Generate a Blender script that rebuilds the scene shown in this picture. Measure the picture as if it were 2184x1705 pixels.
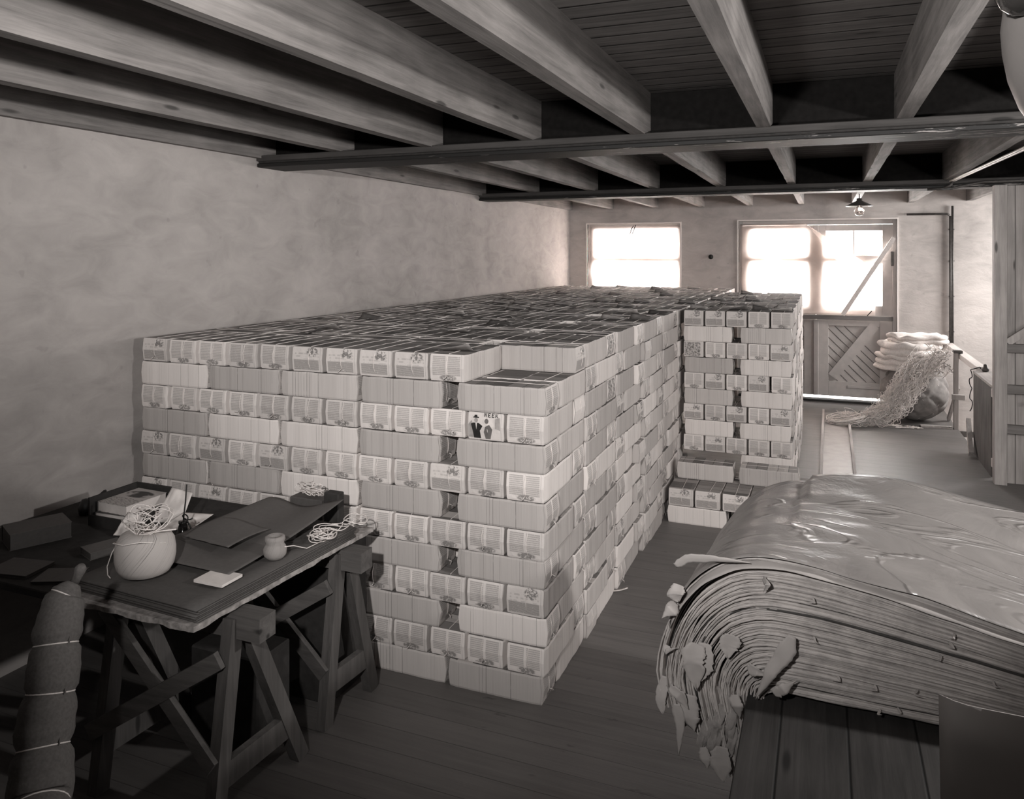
import bpy, bmesh, math, random
from mathutils import Vector, Matrix, noise
random.seed(7)
R = math.radians
PI = math.pi
for o in list(bpy.data.objects):
    bpy.data.objects.remove(o, do_unlink=True)
sc = bpy.context.scene
COL = sc.collection

# ------------------------------------------------------------------ camera, exposure, light
TH = R(22.0); ST, CT = math.sin(TH), math.cos(TH)
FPX, HOR, CX = 1653.0, 540.0, 1092.0
CAMZ = 2.0
cam_d = bpy.data.cameras.new('camera'); cam = bpy.data.objects.new('camera', cam_d); COL.objects.link(cam)
cam.location = (0, 0, CAMZ); cam.rotation_euler = (R(90), 0, TH)
cam_d.sensor_width = 36; cam_d.sensor_fit = 'HORIZONTAL'; cam_d.lens = 36*FPX/2184
cam_d.shift_y = -(852.5-HOR)/2184
cam_d.clip_start = 0.05; cam_d.clip_end = 100
sc.camera = cam
sc.view_settings.view_transform = 'Standard'; sc.view_settings.look = 'None'
sc.view_settings.exposure = 0.14; sc.view_settings.gamma = 1.0; sc.view_settings.use_curve_mapping = False

w = bpy.data.worlds.new('world'); sc.world = w; w.use_nodes = True
bg = w.node_tree.nodes['Background']; bg.inputs[0].default_value = (1.0, .96, .93, 1); bg.inputs[1].default_value = 5.0

def lamp(name, kind, loc, target, energy, **kw):
    d = bpy.data.lights.new(name, kind); o = bpy.data.objects.new(name, d); COL.objects.link(o)
    o.location = loc
    o.rotation_euler = (Vector(target)-Vector(loc)).to_track_quat('-Z', 'Y').to_euler()
    d.energy = energy; d.color = (1.0, .985, .97)
    for k, v in kw.items(): setattr(d, k, v)
    return o
# photographer's lamp on its stand just left of and behind the camera
lamp('photo_lamp', 'SPOT', (-.45, -.35, 2.42), (-1.35, 3.9, 2.75), 500, shadow_soft_size=.05, spot_size=R(97), spot_blend=.75)
# second lamp hanging at the right, just outside the picture
lamp('side_lamp', 'POINT', (1.72, 2.42, 2.22), (-1, 4, 1), 175, shadow_soft_size=.05)
# daylight through the windows
lamp('daylight_window_back', 'AREA', (-2.63, 11.75, 1.85), (-2.63, 6, 1.2), 200, shape='RECTANGLE', size=1.5, size_y=1.3)
lamp('daylight_door_back', 'AREA', (-.13, 11.85, 1.75), (-.13, 6, .1), 640, shape='RECTANGLE', size=2.1, size_y=1.5)
lamp('daylight_stair_window', 'AREA', (3.75, 10.35, 2.1), (.6, 9.6, .2), 200, shape='RECTANGLE', size=1.2, size_y=1.3)
lamp('daylight_side_window', 'AREA', (3.75, 5.3, 1.75), (-1.2, 4.9, 1.1), 45, shape='RECTANGLE', size=1.8, size_y=1.2)

def at(px, py, z):                      # pixel + height -> world x, y (used for measuring off the photo)
    d = (CAMZ-z)*FPX/(py-HOR); u = (px-CX)/FPX
    return d*(-ST+u*CT), d*(CT+u*ST)
def atY(px, Y):
    u = (px-CX)/FPX; d = Y/(CT+u*ST); return d*(-ST+u*CT), d
# ------------------------------------------------------------------ node helper
class T:
    def __init__(s, name):
        s.m = bpy.data.materials.new(name); s.m.use_nodes = True; s.t = s.m.node_tree
        s.n = s.t.nodes; s.b = s.n['Principled BSDF']; s.b.inputs['Roughness'].default_value = .8
        s.b.inputs['Specular IOR Level'].default_value = .25
    def put(s, sock, v):
        if hasattr(v, 'links') or isinstance(v, bpy.types.NodeSocket): s.t.links.new(v, sock)
        elif isinstance(v, (int, float)) and sock.type in ('RGBA', 'VECTOR'):
            sock.default_value = (v, v, v, 1)[:len(sock.default_value)]
        else: sock.default_value = v
    def node(s, ty, **kw):
        n = s.n.new(ty)
        for k, v in kw.items(): setattr(n, k, v)
        return n
    def math(s, op, a, b=0., c=0., clamp=False):
        n = s.node('ShaderNodeMath', operation=op, use_clamp=clamp)
        for i, v in enumerate((a, b, c)): s.put(n.inputs[i], v)
        return n.outputs[0]
    def coord(s, kind='Object'): return s.node('ShaderNodeTexCoord').outputs[kind]
    def sep(s, v):
        n = s.node('ShaderNodeSeparateXYZ'); s.put(n.inputs[0], v); return n.outputs
    def comb(s, x, y, z=0.):
        n = s.node('ShaderNodeCombineXYZ')
        for i, v in enumerate((x, y, z)): s.put(n.inputs[i], v)
        return n.outputs[0]
    def mapping(s, v, scale=(1, 1, 1), loc=(0, 0, 0), rot=(0, 0, 0)):
        n = s.node('ShaderNodeMapping'); s.put(n.inputs[0], v)
        n.inputs['Scale'].default_value = scale; n.inputs['Location'].default_value = loc; n.inputs['Rotation'].default_value = rot
        return n.outputs[0]
    def noise(s, v, scale=5., detail=3., rough=.5, dist=0.):
        n = s.node('ShaderNodeTexNoise'); s.put(n.inputs['Vector'], v)
        n.inputs['Scale'].default_value = scale; n.inputs['Detail'].default_value = detail
        n.inputs['Roughness'].default_value = rough; n.inputs['Distortion'].default_value = dist
        return n.outputs[0]
    def white(s, v):
        n = s.node('ShaderNodeTexWhiteNoise', noise_dimensions='3D'); s.put(n.inputs['Vector'], v); return n.outputs[0]
    def ramp(s, v, stops, mode='LINEAR'):
        n = s.node('ShaderNodeValToRGB'); n.color_ramp.interpolation = mode; s.put(n.inputs[0], v)
        e = n.color_ramp.elements
        while len(e) < len(stops): e.new(.5)
        for i, (p, g) in enumerate(stops):
            e[i].position = p; e[i].color = grey(g)
        return n.outputs[0]
    def smooth(s, v, a, b):          # 0 below a, 1 above b
        n = s.node('ShaderNodeMapRange'); n.interpolation_type = 'SMOOTHSTEP'; s.put(n.inputs[0], v)
        n.inputs[1].default_value = a; n.inputs[2].default_value = b
        return n.outputs[0]
    def mix(s, f, a, b, mode='MIX'):
        n = s.node('ShaderNodeMix', data_type='RGBA', blend_type=mode); s.put(n.inputs[0], f)
        s.put(n.inputs[6], a); s.put(n.inputs[7], b); return n.outputs[2]
    def attr(s, name='rnd'):
        n = s.node('ShaderNodeAttribute'); n.attribute_name = name; return n.outputs['Color'], n.outputs['Fac']
    def bump(s, h, strength=.3, dist=.01):
        n = s.node('ShaderNodeBump'); s.put(n.inputs['Height'], h)
        n.inputs['Strength'].default_value = strength; n.inputs['Distance'].default_value = dist
        s.t.links.new(n.outputs[0], s.b.inputs['Normal'])
    def col(s, v, rough=None, spec=None):
        s.put(s.b.inputs['Base Color'], v)
        if rough is not None: s.put(s.b.inputs['Roughness'], rough)
        if spec is not None: s.b.inputs['Specular IOR Level'].default_value = spec
        return s.m
def grey(g, a=1.):
    return (g*1.065, g*.98, g*.935, a)
def plain(name, g, rough=.8, metal=0., spec=.25, nz=.25, scale=30.):
    t = T(name); n = t.noise(t.coord(), scale, 4.)
    t.col(t.ramp(n, [(.25, g*(1-nz)), (.75, g*(1+nz))]), rough, spec); t.b.inputs['Metallic'].default_value = metal
    t.bump(n, .15, .004)
    return t.m
def wood(name, g, axis='Y', var=.35, grain=1., rough=.75, spec=.25, board=None, knots=True, gap=(.005, .12)):
    """sawn timber, grain along the given axis; board=(axis, width) draws joints between planks"""
    t = T(name); v = t.coord('Object')
    sc_ = {'X': (.7, 14, 14), 'Y': (14, .7, 14), 'Z': (14, 14, .7)}[axis]
    seed = t.node('ShaderNodeObjectInfo').outputs['Random']
    va = t.node('ShaderNodeVectorMath', operation='ADD'); t.put(va.inputs[0], v); t.put(va.inputs[1], t.comb(t.math('MULTIPLY', seed, 9.), t.math('MULTIPLY', seed, 5.), seed))
    v2 = va.outputs[0]
    ids = None
    if board:
        s = t.sep(v); c = s['XYZ'.index(board[0])]
        q = t.math('DIVIDE', c, board[1]); ids = t.math('FLOOR', q); fr = t.math('FRACT', q)
        sh = t.white(t.comb(ids, 3., 7.))
        vb = t.node('ShaderNodeVectorMath', operation='ADD'); t.put(vb.inputs[0], v2); t.put(vb.inputs[1], t.comb(t.math('MULTIPLY', sh, 11.), t.math('MULTIPLY', sh, 17.), t.math('MULTIPLY', sh, 5.)))
        v2 = vb.outputs[0]
    n1 = t.noise(t.mapping(v2, sc_), 2.2*grain, 5., .6, .6)
    n2 = t.noise(v2, 3.1, 3.)
    n3 = t.noise(t.mapping(v2, tuple(x*3 for x in sc_)), 6., 3., .6)
    f = t.math('ADD', t.math('MULTIPLY', n1, .55), t.math('ADD', t.math('MULTIPLY', n2, .3), t.math('MULTIPLY', n3, .15)))
    c = t.ramp(f, [(.34, g*(1-var)), (.5, g), (.66, g*(1+var))])
    if knots:
        vo = t.node('ShaderNodeTexVoronoi'); vo.inputs['Scale'].default_value = 1.
        ks = {'X': (1.6, 7, 7), 'Y': (7, 1.6, 7), 'Z': (7, 7, 1.6)}[axis]
        t.put(vo.inputs['Vector'], t.mapping(v2, ks))
        k = t.smooth(vo.outputs['Distance'], .05, .11)
        c = t.mix(k, grey(g*.35), c)
    h = n1
    if board:
        c = t.mix(t.math('MULTIPLY', t.math('SUBTRACT', t.white(t.comb(ids, 1., 2.)), .5), .5, clamp=True), c, grey(g*1.5))
        e = t.math('MINIMUM', fr, t.math('SUBTRACT', 1., fr))
        ed = t.smooth(e, .0, gap[0]/board[1])
        c = t.mix(ed, grey(g*gap[1]), c); h = t.math('ADD', t.math('MULTIPLY', ed, 2.), n1)
    if name == 'floor_boards':
        st = t.smooth(t.noise(t.mapping(t.coord('Object'), (1, 2.2, 1)), 5.5, 3., .55), .66, .73)
        c = t.mix(t.math('MULTIPLY', st, .6), c, grey(g*.3))
    t.col(c, rough, spec); t.bump(h, .35, .004)
    return t.m
# ------------------------------------------------------------------ mesh helper
def new_mesh(name, bm, mats, smooth=False):
    me = bpy.data.meshes.new(name); bm.normal_update(); bm.to_mesh(me); bm.free()
    for m in (mats if isinstance(mats, (list, tuple)) else [mats]): me.materials.append(m)
    if smooth: me.polygons.foreach_set('use_smooth', [True]*len(me.polygons))
    return me
def obj(name, bm, mats, parent=None, smooth=False, loc=None, rot=None):
    o = bpy.data.objects.new(name, new_mesh(name, bm, mats, smooth)); COL.objects.link(o)
    if loc: o.location = loc
    if rot: o.rotation_euler = rot
    if parent: o.parent = parent
    return o
def tag(o, label=None, cat=None, group=None, kind=None):
    if label: o['label'] = label
    if cat: o['category'] = cat
    if group: o['group'] = group
    if kind: o['kind'] = kind
    return o
def thing(name, label, cat, loc=(0, 0, 0), rz=0, group=None):
    o = bpy.data.objects.new(name, None); COL.objects.link(o); o.empty_display_size = .05
    o.location = loc; o.rotation_euler = (0, 0, rz)
    return tag(o, label, cat, group)
def box(bm, x0, x1, y0, y1, z0, z1, mi=0, bev=0.):
    vs = [bm.verts.new((x, y, z)) for z in (z0, z1) for x, y in ((x0, y0), (x1, y0), (x1, y1), (x0, y1))]
    fs = [bm.faces.new([vs[i] for i in q]) for q in ((3, 2, 1, 0), (4, 5, 6, 7), (0, 1, 5, 4), (1, 2, 6, 5), (2, 3, 7, 6), (3, 0, 4, 7))]
    for f in fs: f.material_index = mi
    if bev: bmesh.ops.bevel(bm, geom=list({e for f in fs for e in f.edges}), offset=bev, segments=1, affect='EDGES')
    return vs
def bar(bm, p, q, w_, h_, up=(0, 0, 1), mi=0):
    """rectangular timber from p to q, w_ wide across, h_ along 'up'"""
    p, q = Vector(p), Vector(q); d = (q-p).normalized(); u = Vector(up)
    s = d.cross(u).normalized(); u = s.cross(d).normalized()
    vs = [bm.verts.new(c + s*a*w_/2 + u*b*h_/2) for c in (p, q) for a, b in ((-1, -1), (1, -1), (1, 1), (-1, 1))]
    fs = [bm.faces.new([vs[i] for i in k]) for k in ((3, 2, 1, 0), (4, 5, 6, 7), (0, 1, 5, 4), (1, 2, 6, 5), (2, 3, 7, 6), (3, 0, 4, 7))]
    for f in fs: f.material_index = mi
    return vs
def tube(bm, pts, r, n=6, cap=True, closed=False, mi=0):
    pts = [Vector(p) for p in pts]; rings = []; m = len(pts); prev = None
    rr = r if isinstance(r, (list, tuple)) else [r]*m
    for i, p in enumerate(pts):
        a = pts[(i-1) % m] if (closed or i) else p; b = pts[(i+1) % m] if (closed or i < m-1) else p
        d = (b-a)
        d = d.normalized() if d.length > 1e-9 else Vector((0, 0, 1))
        if prev is None: s = d.orthogonal().normalized()
        else:
            s = prev - d*prev.dot(d); s = s.normalized() if s.length > 1e-6 else d.orthogonal().normalized()
        prev = s; t = d.cross(s)
        rings.append([bm.verts.new(p + (s*math.cos(2*PI*k/n)+t*math.sin(2*PI*k/n))*rr[i]) for k in range(n)])
    for i in range(m if closed else m-1):
        A, B = rings[i], rings[(i+1) % m]
        for k in range(n):
            f = bm.faces.new((A[k], A[(k+1) % n], B[(k+1) % n], B[k])); f.material_index = mi; f.smooth = True
    if cap and not closed:
        bm.faces.new(rings[0][::-1]).material_index = mi; bm.faces.new(rings[-1]).material_index = mi
def lathe(bm, prof, n=24, c=(0, 0, 0), mi=0):
    rings = []
    for r, z in prof:
        rings.append([bm.verts.new((c[0]+max(r, 1e-4)*math.cos(2*PI*k/n), c[1]+max(r, 1e-4)*math.sin(2*PI*k/n), c[2]+z)) for k in range(n)])
    for A, B in zip(rings, rings[1:]):
        for k in range(n):
            f = bm.faces.new((A[k], A[(k+1) % n], B[(k+1) % n], B[k])); f.material_index = mi; f.smooth = True
    bm.faces.new(rings[0][::-1]).material_index = mi; bm.faces.new(rings[-1]).material_index = mi
def sheet(bm, f, nu, nv, thick=.0, mi=0):
    """grid surface f(u,v)->xyz with real thickness"""
    g = [[Vector(f(i/nu, j/nv)) for j in range(nv+1)] for i in range(nu+1)]
    top = [[bm.verts.new(p) for p in row] for row in g]
    uvl = bm.loops.layers.uv.verify()
    def uvf(face, q):
        for l, (a, b) in zip(face.loops, q): l[uvl].uv = (a/nu, b/nv)
    for i in range(nu):
        for j in range(nv):
            fc = bm.faces.new((top[i][j], top[i+1][j], top[i+1][j+1], top[i][j+1])); fc.smooth = True; fc.material_index = mi
            uvf(fc, ((i, j), (i+1, j), (i+1, j+1), (i, j+1)))
    if thick:
        bot = []
        for i in range(nu+1):
            row = []
            for j in range(nv+1):
                a = g[min(i+1, nu)][j]-g[max(i-1, 0)][j]; b = g[i][min(j+1, nv)]-g[i][max(j-1, 0)]
                n = a.cross(b); n = n.normalized() if n.length > 1e-9 else Vector((0, 0, 1))
                row.append(bm.verts.new(g[i][j]-n*thick))
            bot.append(row)
        for i in range(nu):
            for j in range(nv):
                fc = bm.faces.new((bot[i][j], bot[i][j+1], bot[i+1][j+1], bot[i+1][j])); fc.smooth = True; fc.material_index = mi
                uvf(fc, ((i, j), (i, j+1), (i+1, j+1), (i+1, j)))
        for i in range(nu):
            for j, s in ((0, 1), (nv, -1)):
                q = (top[i+1][j], top[i][j], bot[i][j], bot[i+1][j]); bm.faces.new(q if s > 0 else q[::-1]).material_index = mi
        for j in range(nv):
            for i, s in ((0, 1), (nu, -1)):
                q = (top[i][j], top[i][j+1], bot[i][j+1], bot[i][j]); bm.faces.new(q if s > 0 else q[::-1]).material_index = mi
def B(): return bmesh.new()
def rnd(a, b): return random.uniform(a, b)
def nz(x, y, z=0.): return noise.noise(Vector((x, y, z)))
ORD = ['zeroth', 'first', 'second', 'third', 'fourth', 'fifth', 'sixth', 'seventh', 'eighth', 'ninth', 'tenth', 'eleventh', 'twelfth',
       'thirteenth', 'fourteenth', 'fifteenth', 'sixteenth', 'seventeenth', 'eighteenth', 'nineteenth', 'twentieth',
       'twenty-first', 'twenty-second', 'twenty-third', 'twenty-fourth', 'twenty-fifth', 'twenty-sixth', 'twenty-seventh', 'twenty-eighth']

# ------------------------------------------------------------------ materials
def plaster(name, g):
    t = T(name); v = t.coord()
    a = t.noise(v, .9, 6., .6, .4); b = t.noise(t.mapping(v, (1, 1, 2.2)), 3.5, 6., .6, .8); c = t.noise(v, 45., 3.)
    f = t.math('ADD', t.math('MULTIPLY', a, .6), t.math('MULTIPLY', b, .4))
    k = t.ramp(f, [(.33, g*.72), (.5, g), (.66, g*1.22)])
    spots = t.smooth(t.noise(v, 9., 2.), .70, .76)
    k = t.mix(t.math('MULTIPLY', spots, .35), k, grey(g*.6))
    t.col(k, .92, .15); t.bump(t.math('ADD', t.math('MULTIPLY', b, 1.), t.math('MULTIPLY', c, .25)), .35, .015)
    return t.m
M = {}
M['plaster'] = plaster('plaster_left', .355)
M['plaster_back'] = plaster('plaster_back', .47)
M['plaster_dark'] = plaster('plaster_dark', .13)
M['floor'] = wood('floor_boards', .105, 'X', .22, board=('Y', .135), rough=.5, spec=.5, knots=False, gap=(.0025, .5))
M['ceil'] = wood('ceiling_boards', .13, 'X', .45, board=('Y', .145), gap=(.012, .05))
M['joist'] = wood('joist_timber', .185, 'Y', .45)
M['timber'] = wood('timber_x', .16, 'X', .3)
M['girder_board'] = wood('girder_edge_board', .05, 'X', .4)
M['timber_y'] = wood('timber_y', .34, 'Y', .25)
M['timber_z'] = wood('timber_z', .33, 'Z', .35)
M['pale_timber'] = wood('pale_timber', .52, 'Y', .15, knots=False)
M['trestle'] = wood('trestle_timber', .075, 'Z', .4)
M['trestle_x'] = wood('trestle_timber_x', .085, 'X', .4)
M['darkwood'] = wood('dark_planks', .026, 'Y', .5, board=('X', .165), rough=.7)
M['veneer'] = wood('dark_veneer', .10, 'Z', .6, grain=2.)
M['partition'] = wood('partition_boards', .30, 'Z', .3, board=('X', .125))
M['card'] = plain('grey_card', .072, .6, nz=.12, scale=60)
M['card2'] = plain('grey_card_light', .09, .55, nz=.1, scale=60)
M['rough_edge'] = plain('chipped_wood', .26, .9, nz=.5, scale=40)
M['string'] = plain('white_twine', .62, .85, nz=.15, scale=200)
M['paint'] = plain('painted_wood', .42, .55, nz=.08, scale=12)
M['white_paint'] = plain('white_frame_paint', .75, .5, nz=.05)
M['black'] = plain('black_iron', .02, .5, spec=.5)
M['dark'] = plain('dark_item', .03, .8)
M['iron'] = plain('grey_iron', .09, .5, metal=.4)
M['zinc'] = plain('zinc_sheet', .20, .45, metal=.15, spec=.4, nz=.2, scale=9)
M['burlap'] = plain('burlap', .10, .95, nz=.2, scale=120)
M['sack_cloth'] = plain('pale_sack_cloth', .62, .95, nz=.15, scale=60)
M['leather'] = plain('wrapped_bale_cloth', .20, .8, nz=.25, scale=18)
M['paper_white'] = plain('white_paper', .60, .8, nz=.08)
# steel girder with peeling pale paint
t = T('girder_steel'); v = t.coord()
n = t.noise(t.mapping(v, (2.2, 16, 30)), 2.6, 5., .65, .3)
big = t.noise(t.mapping(v, (1, .2, .2)), 1.1, 2.)
xx = t.sep(v)[0]
s = t.smooth(t.math('ADD', n, t.math('ADD', t.math('MULTIPLY', t.math('SUBTRACT', big, .5), .4), t.math('MULTIPLY', xx, .035))), .60, .65)
M['girder'] = t.col(t.mix(s, grey(.014), grey(.26)), .6, .3)
# glass
t = T('window_glass'); tr = t.node('ShaderNodeBsdfTransparent'); gl = t.node('ShaderNodeBsdfGlossy'); gl.inputs['Roughness'].default_value = .05
mx = t.node('ShaderNodeMixShader'); mx.inputs[0].default_value = .08
t.t.links.new(tr.outputs[0], mx.inputs[1]); t.t.links.new(gl.outputs[0], mx.inputs[2]); t.t.links.new(mx.outputs[0], t.n['Material Output'].inputs[0]); M['glass'] = t.m
# translucent paper hung over the panes
t = T('translucent_paper'); tl = t.node('ShaderNodeBsdfTranslucent'); df = t.node('ShaderNodeBsdfDiffuse'); trp = t.node('ShaderNodeBsdfTransparent')
c = t.ramp(t.noise(t.coord(), 3., 4., .6, .5), [(.3, .66), (.7, .82)])
t.put(tl.inputs[0], c); t.put(df.inputs[0], c)
m1 = t.node('ShaderNodeMixShader'); m1.inputs[0].default_value = .3; m2 = t.node('ShaderNodeMixShader'); m2.inputs[0].default_value = .2
t.t.links.new(tl.outputs[0], m1.inputs[1]); t.t.links.new(df.outputs[0], m1.inputs[2])
t.t.links.new(m1.outputs[0], m2.inputs[1]); t.t.links.new(trp.outputs[0], m2.inputs[2]); t.t.links.new(m2.outputs[0], t.n['Material Output'].inputs[0]); M['tissue'] = t.m
# clear lamp glass
t = T('lamp_glass'); t.b.inputs['Transmission Weight'].default_value = .9; t.col(grey(.9), .06, .5); M['bulb'] = t.m

# magazine bundle materials ------------------------------------------------
def page_edges():
    t = T('page_edges'); uv = t.coord('UV'); s = t.sep(uv); rc, rf = t.attr()
    r = t.sep(rc)
    x = t.math('ADD', s[0], t.math('MULTIPLY', r[0], 7.))
    fine = t.noise(t.comb(t.math('MULTIPLY', x, 160.), t.math('MULTIPLY', s[1], 4.)), 1., 3., .7)
    q = t.math('MULTIPLY', t.math('ADD', x, t.math('MULTIPLY', t.noise(t.comb(0., t.math('MULTIPLY', s[1], 9.)), 1.), .002)), 62.)
    gid = t.math('FLOOR', q); fr = t.math('FRACT', q)
    line = t.smooth(t.math('ABSOLUTE', t.math('SUBTRACT', fr, .5)), .02, .10)
    on = t.math('GREATER_THAN', t.white(t.comb(gid, 5., 1.)), .52)
    dark = t.math('MULTIPLY', t.math('SUBTRACT', 1., line), t.math('MULTIPLY', on, t.white(t.comb(gid, 9., 4.))))
    dark = t.math('MULTIPLY', dark, t.smooth(t.noise(t.comb(t.math('MULTIPLY', gid, 3.), t.math('MULTIPLY', s[1], 12.)), 1.), .30, .5))
    base = t.math('MULTIPLY', t.math('ADD', .86, t.math('MULTIPLY', fine, .22)), t.math('ADD', .39, t.math('MULTIPLY', r[1], .30)))
    base = t.math('MULTIPLY', base, t.math('SUBTRACT', 1., t.math('MULTIPLY', dark, .75)))
    c = t.mix(1., grey(1.), t.comb(base, base, base), 'MULTIPLY')
    t.col(c, .9, .1); t.bump(t.math('SUBTRACT', fine, dark), .25, .002)
    return t.m
def top_edges():
    t = T('spine_tops'); uv = t.coord('UV'); s = t.sep(uv); rc, rf = t.attr(); r = t.sep(rc)
    x = t.math('ADD', s[0], t.math('MULTIPLY', r[0], 3.7))
    q = t.math('MULTIPLY', x, 13.); gid = t.math('FLOOR', q); fr = t.math('FRACT', q)
    wn = t.white(t.comb(gid, 2., t.math('MULTIPLY', r[2], 5.)))
    fine = t.noise(t.comb(t.math('MULTIPLY', x, 180.), t.math('MULTIPLY', s[1], 9.)), 1., 2.)
    c = t.ramp(wn, [(0, .09), (.28, .19), (.55, .27), (.86, .50)], 'CONSTANT')
    e = t.smooth(t.math('MINIMUM', fr, t.math('SUBTRACT', 1., fr)), .0, .05)
    c = t.mix(e, grey(.05), c)
    c = t.mix(t.math('MULTIPLY', fine, .35), c, grey(.26))
    t.col(c, .75, .25); t.bump(t.math('ADD', wn, fine), .4, .003)
    return t.m
def ell(t, u, v, cu, cv, ru, rv):
    a = t.math('DIVIDE', t.math('SUBTRACT', u, cu), ru); b = t.math('DIVIDE', t.math('SUBTRACT', v, cv), rv)
    return t.math('SUBTRACT', 1., t.math('SQRT', t.math('ADD', t.math('MULTIPLY', a, a), t.math('MULTIPLY', b, b))))
def rect(t, u, v, a, b, c, d):
    f = t.math('MULTIPLY', t.math('GREATER_THAN', u, a), t.math('LESS_THAN', u, b))
    return t.math('MULTIPLY', f, t.math('MULTIPLY', t.math('GREATER_THAN', v, c), t.math('LESS_THAN', v, d)))
def text_lines(t, u, v, n, sx, seed, thr=.42):
    q = t.math('MULTIPLY', v, n); l = t.math('FLOOR', q); f = t.math('FRACT', q)
    ln = t.math('MULTIPLY', t.math('GREATER_THAN', f, .25), t.math('LESS_THAN', f, .80))
    wd = t.noise(t.comb(t.math('MULTIPLY', u, sx), t.math('ADD', t.math('MULTIPLY', l, 3.3), seed)), 1., 2.)
    return t.math('MULTIPLY', ln, t.smooth(wd, thr-.05, thr+.05))
def cover(kind):
    t = T('printed_cover_'+kind); uv = t.coord('UV'); s = t.sep(uv); u, v = s[0], s[1]
    rc, rf = t.attr(); r = t.sep(rc)
    wob = t.math('MULTIPLY', t.math('SUBTRACT', t.noise(t.comb(t.math('MULTIPLY', u, 3.), t.math('ADD', t.math('MULTIPLY', v, 2.), t.math('MULTIPLY', r[0], 9.))), 1.), .5), .03)
    v = t.math('ADD', v, wob)
    seed = t.math('MULTIPLY', r[2], 20.)
    nzv = t.comb(t.math('MULTIPLY', u, 14.), t.math('MULTIPLY', v, 11.), seed)
    if kind == 'columns':
        m = t.math('ADD', rect(t, u, v, .07, .45, .20, .93), rect(t, u, v, .52, .89, .20, .93))
        ink = t.math('MULTIPLY', m, t.math('MULTIPLY', text_lines(t, u, v, 15., 48., seed, .36), .24))
        ink = t.math('ADD', ink, t.math('MULTIPLY', m, .15))
        fig = t.math('MULTIPLY', t.smooth(ell(t, u, v, .52, .12, .28, .14), .0, .3), t.smooth(t.noise(nzv, 1.1, 3., .6), .32, .52))
        ink = t.math('MAXIMUM', ink, t.math('MULTIPLY', fig, .62))
    elif kind == 'picture':
        m = rect(t, u, v, .05, .88, .07, .48)
        ink = t.math('ADD', t.math('MULTIPLY', m, .22), t.math('MULTIPLY', m, t.math('MULTIPLY', text_lines(t, u, v, 26., 34., seed, .36), .35)))
        m2 = rect(t, u, v, .08, .88, .50, .80)
        ink = t.math('ADD', ink, t.math('MULTIPLY', m2, t.math('MULTIPLY', text_lines(t, u, v, 9., 8., seed, .5), .22)))
        fig = t.math('MULTIPLY', t.smooth(ell(t, u, v, .66, .80, .22, .24), .0, .3), t.smooth(t.noise(nzv, 1., 3., .6), .42, .56))
        ink = t.math('MAXIMUM', ink, t.math('MULTIPLY', fig, .68))
    elif kind == 'photo':
        m = rect(t, u, v, .03, .85, .05, .95)
        ink = t.math('MULTIPLY', m, t.math('ADD', .2, t.math('MULTIPLY', t.smooth(t.noise(nzv, .8, 4., .65), .35, .65), .6)))
    else:
        ink = t.math('MULTIPLY', rect(t, u, v, .0, .02, 0., 1.), .3)
    sp = t.smooth(t.math('ABSOLUTE', t.math('SUBTRACT', u, .925)), .0, .012)
    ink = t.math('MAXIMUM', ink, t.math('MULTIPLY', t.math('SUBTRACT', 1., sp), .35))
    ink = t.math('MINIMUM', ink, .9)
    p = t.math('ADD', .53, t.math('MULTIPLY', r[1], .16)); p = t.math('MULTIPLY', p, t.math('SUBTRACT', 1., ink))
    t.col(t.mix(1., grey(1.), t.comb(p, p, p), 'MULTIPLY'), .6, .3)
    t.bump(t.noise(t.comb(t.math('MULTIPLY', u, 4.), t.math('MULTIPLY', v, 2.5), seed), 1., 3.), .5, .008)
    return t.m
M['pages'] = page_edges(); M['tops'] = top_edges()
for k in ('columns', 'picture', 'photo', 'plain'): M['cov_'+k] = cover(k)
# ================================================================== SETTING
XW, YB, XR, YF, ZC = -3.60, 11.25, 3.45, -2.0, 2.915
def struct(name, bm, m, parent=None, smooth=False):
    o = obj(name, bm, m, parent, smooth)
    if not parent: o['kind'] = 'structure'
    return o
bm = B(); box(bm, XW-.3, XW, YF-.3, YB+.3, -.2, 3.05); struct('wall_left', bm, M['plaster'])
def wall_y(name, y0, y1, xa, xb, za, zb, holes, m):
    bm = B(); xs = sorted({xa, xb, *[h[0] for h in holes], *[h[1] for h in holes]})
    for a, b in zip(xs, xs[1:]):
        cuts = sorted([(h[2], h[3]) for h in holes if h[0] <= a and h[1] >= b]); z = za
        for c, d in cuts:
            if c > z: box(bm, a, b, y0, y1, z, c)
            z = d
        if z < zb: box(bm, a, b, y0, y1, z, zb)
    bmesh.ops.remove_doubles(bm, verts=bm.verts, dist=1e-5)
    return struct(name, bm, m)
WX0, WX1, WZ0, WZ1 = -3.32, -1.935, 1.0, 2.43
DX0, DX1, DZ1 = -1.125, .87, 2.445
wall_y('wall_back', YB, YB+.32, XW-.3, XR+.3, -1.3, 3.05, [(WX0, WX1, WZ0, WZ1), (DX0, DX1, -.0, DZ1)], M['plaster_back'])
wall_y('wall_front', YF-.3, YF, XW-.3, XR+.3, -.2, 3.05, [], M['plaster_dark'])
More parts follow.
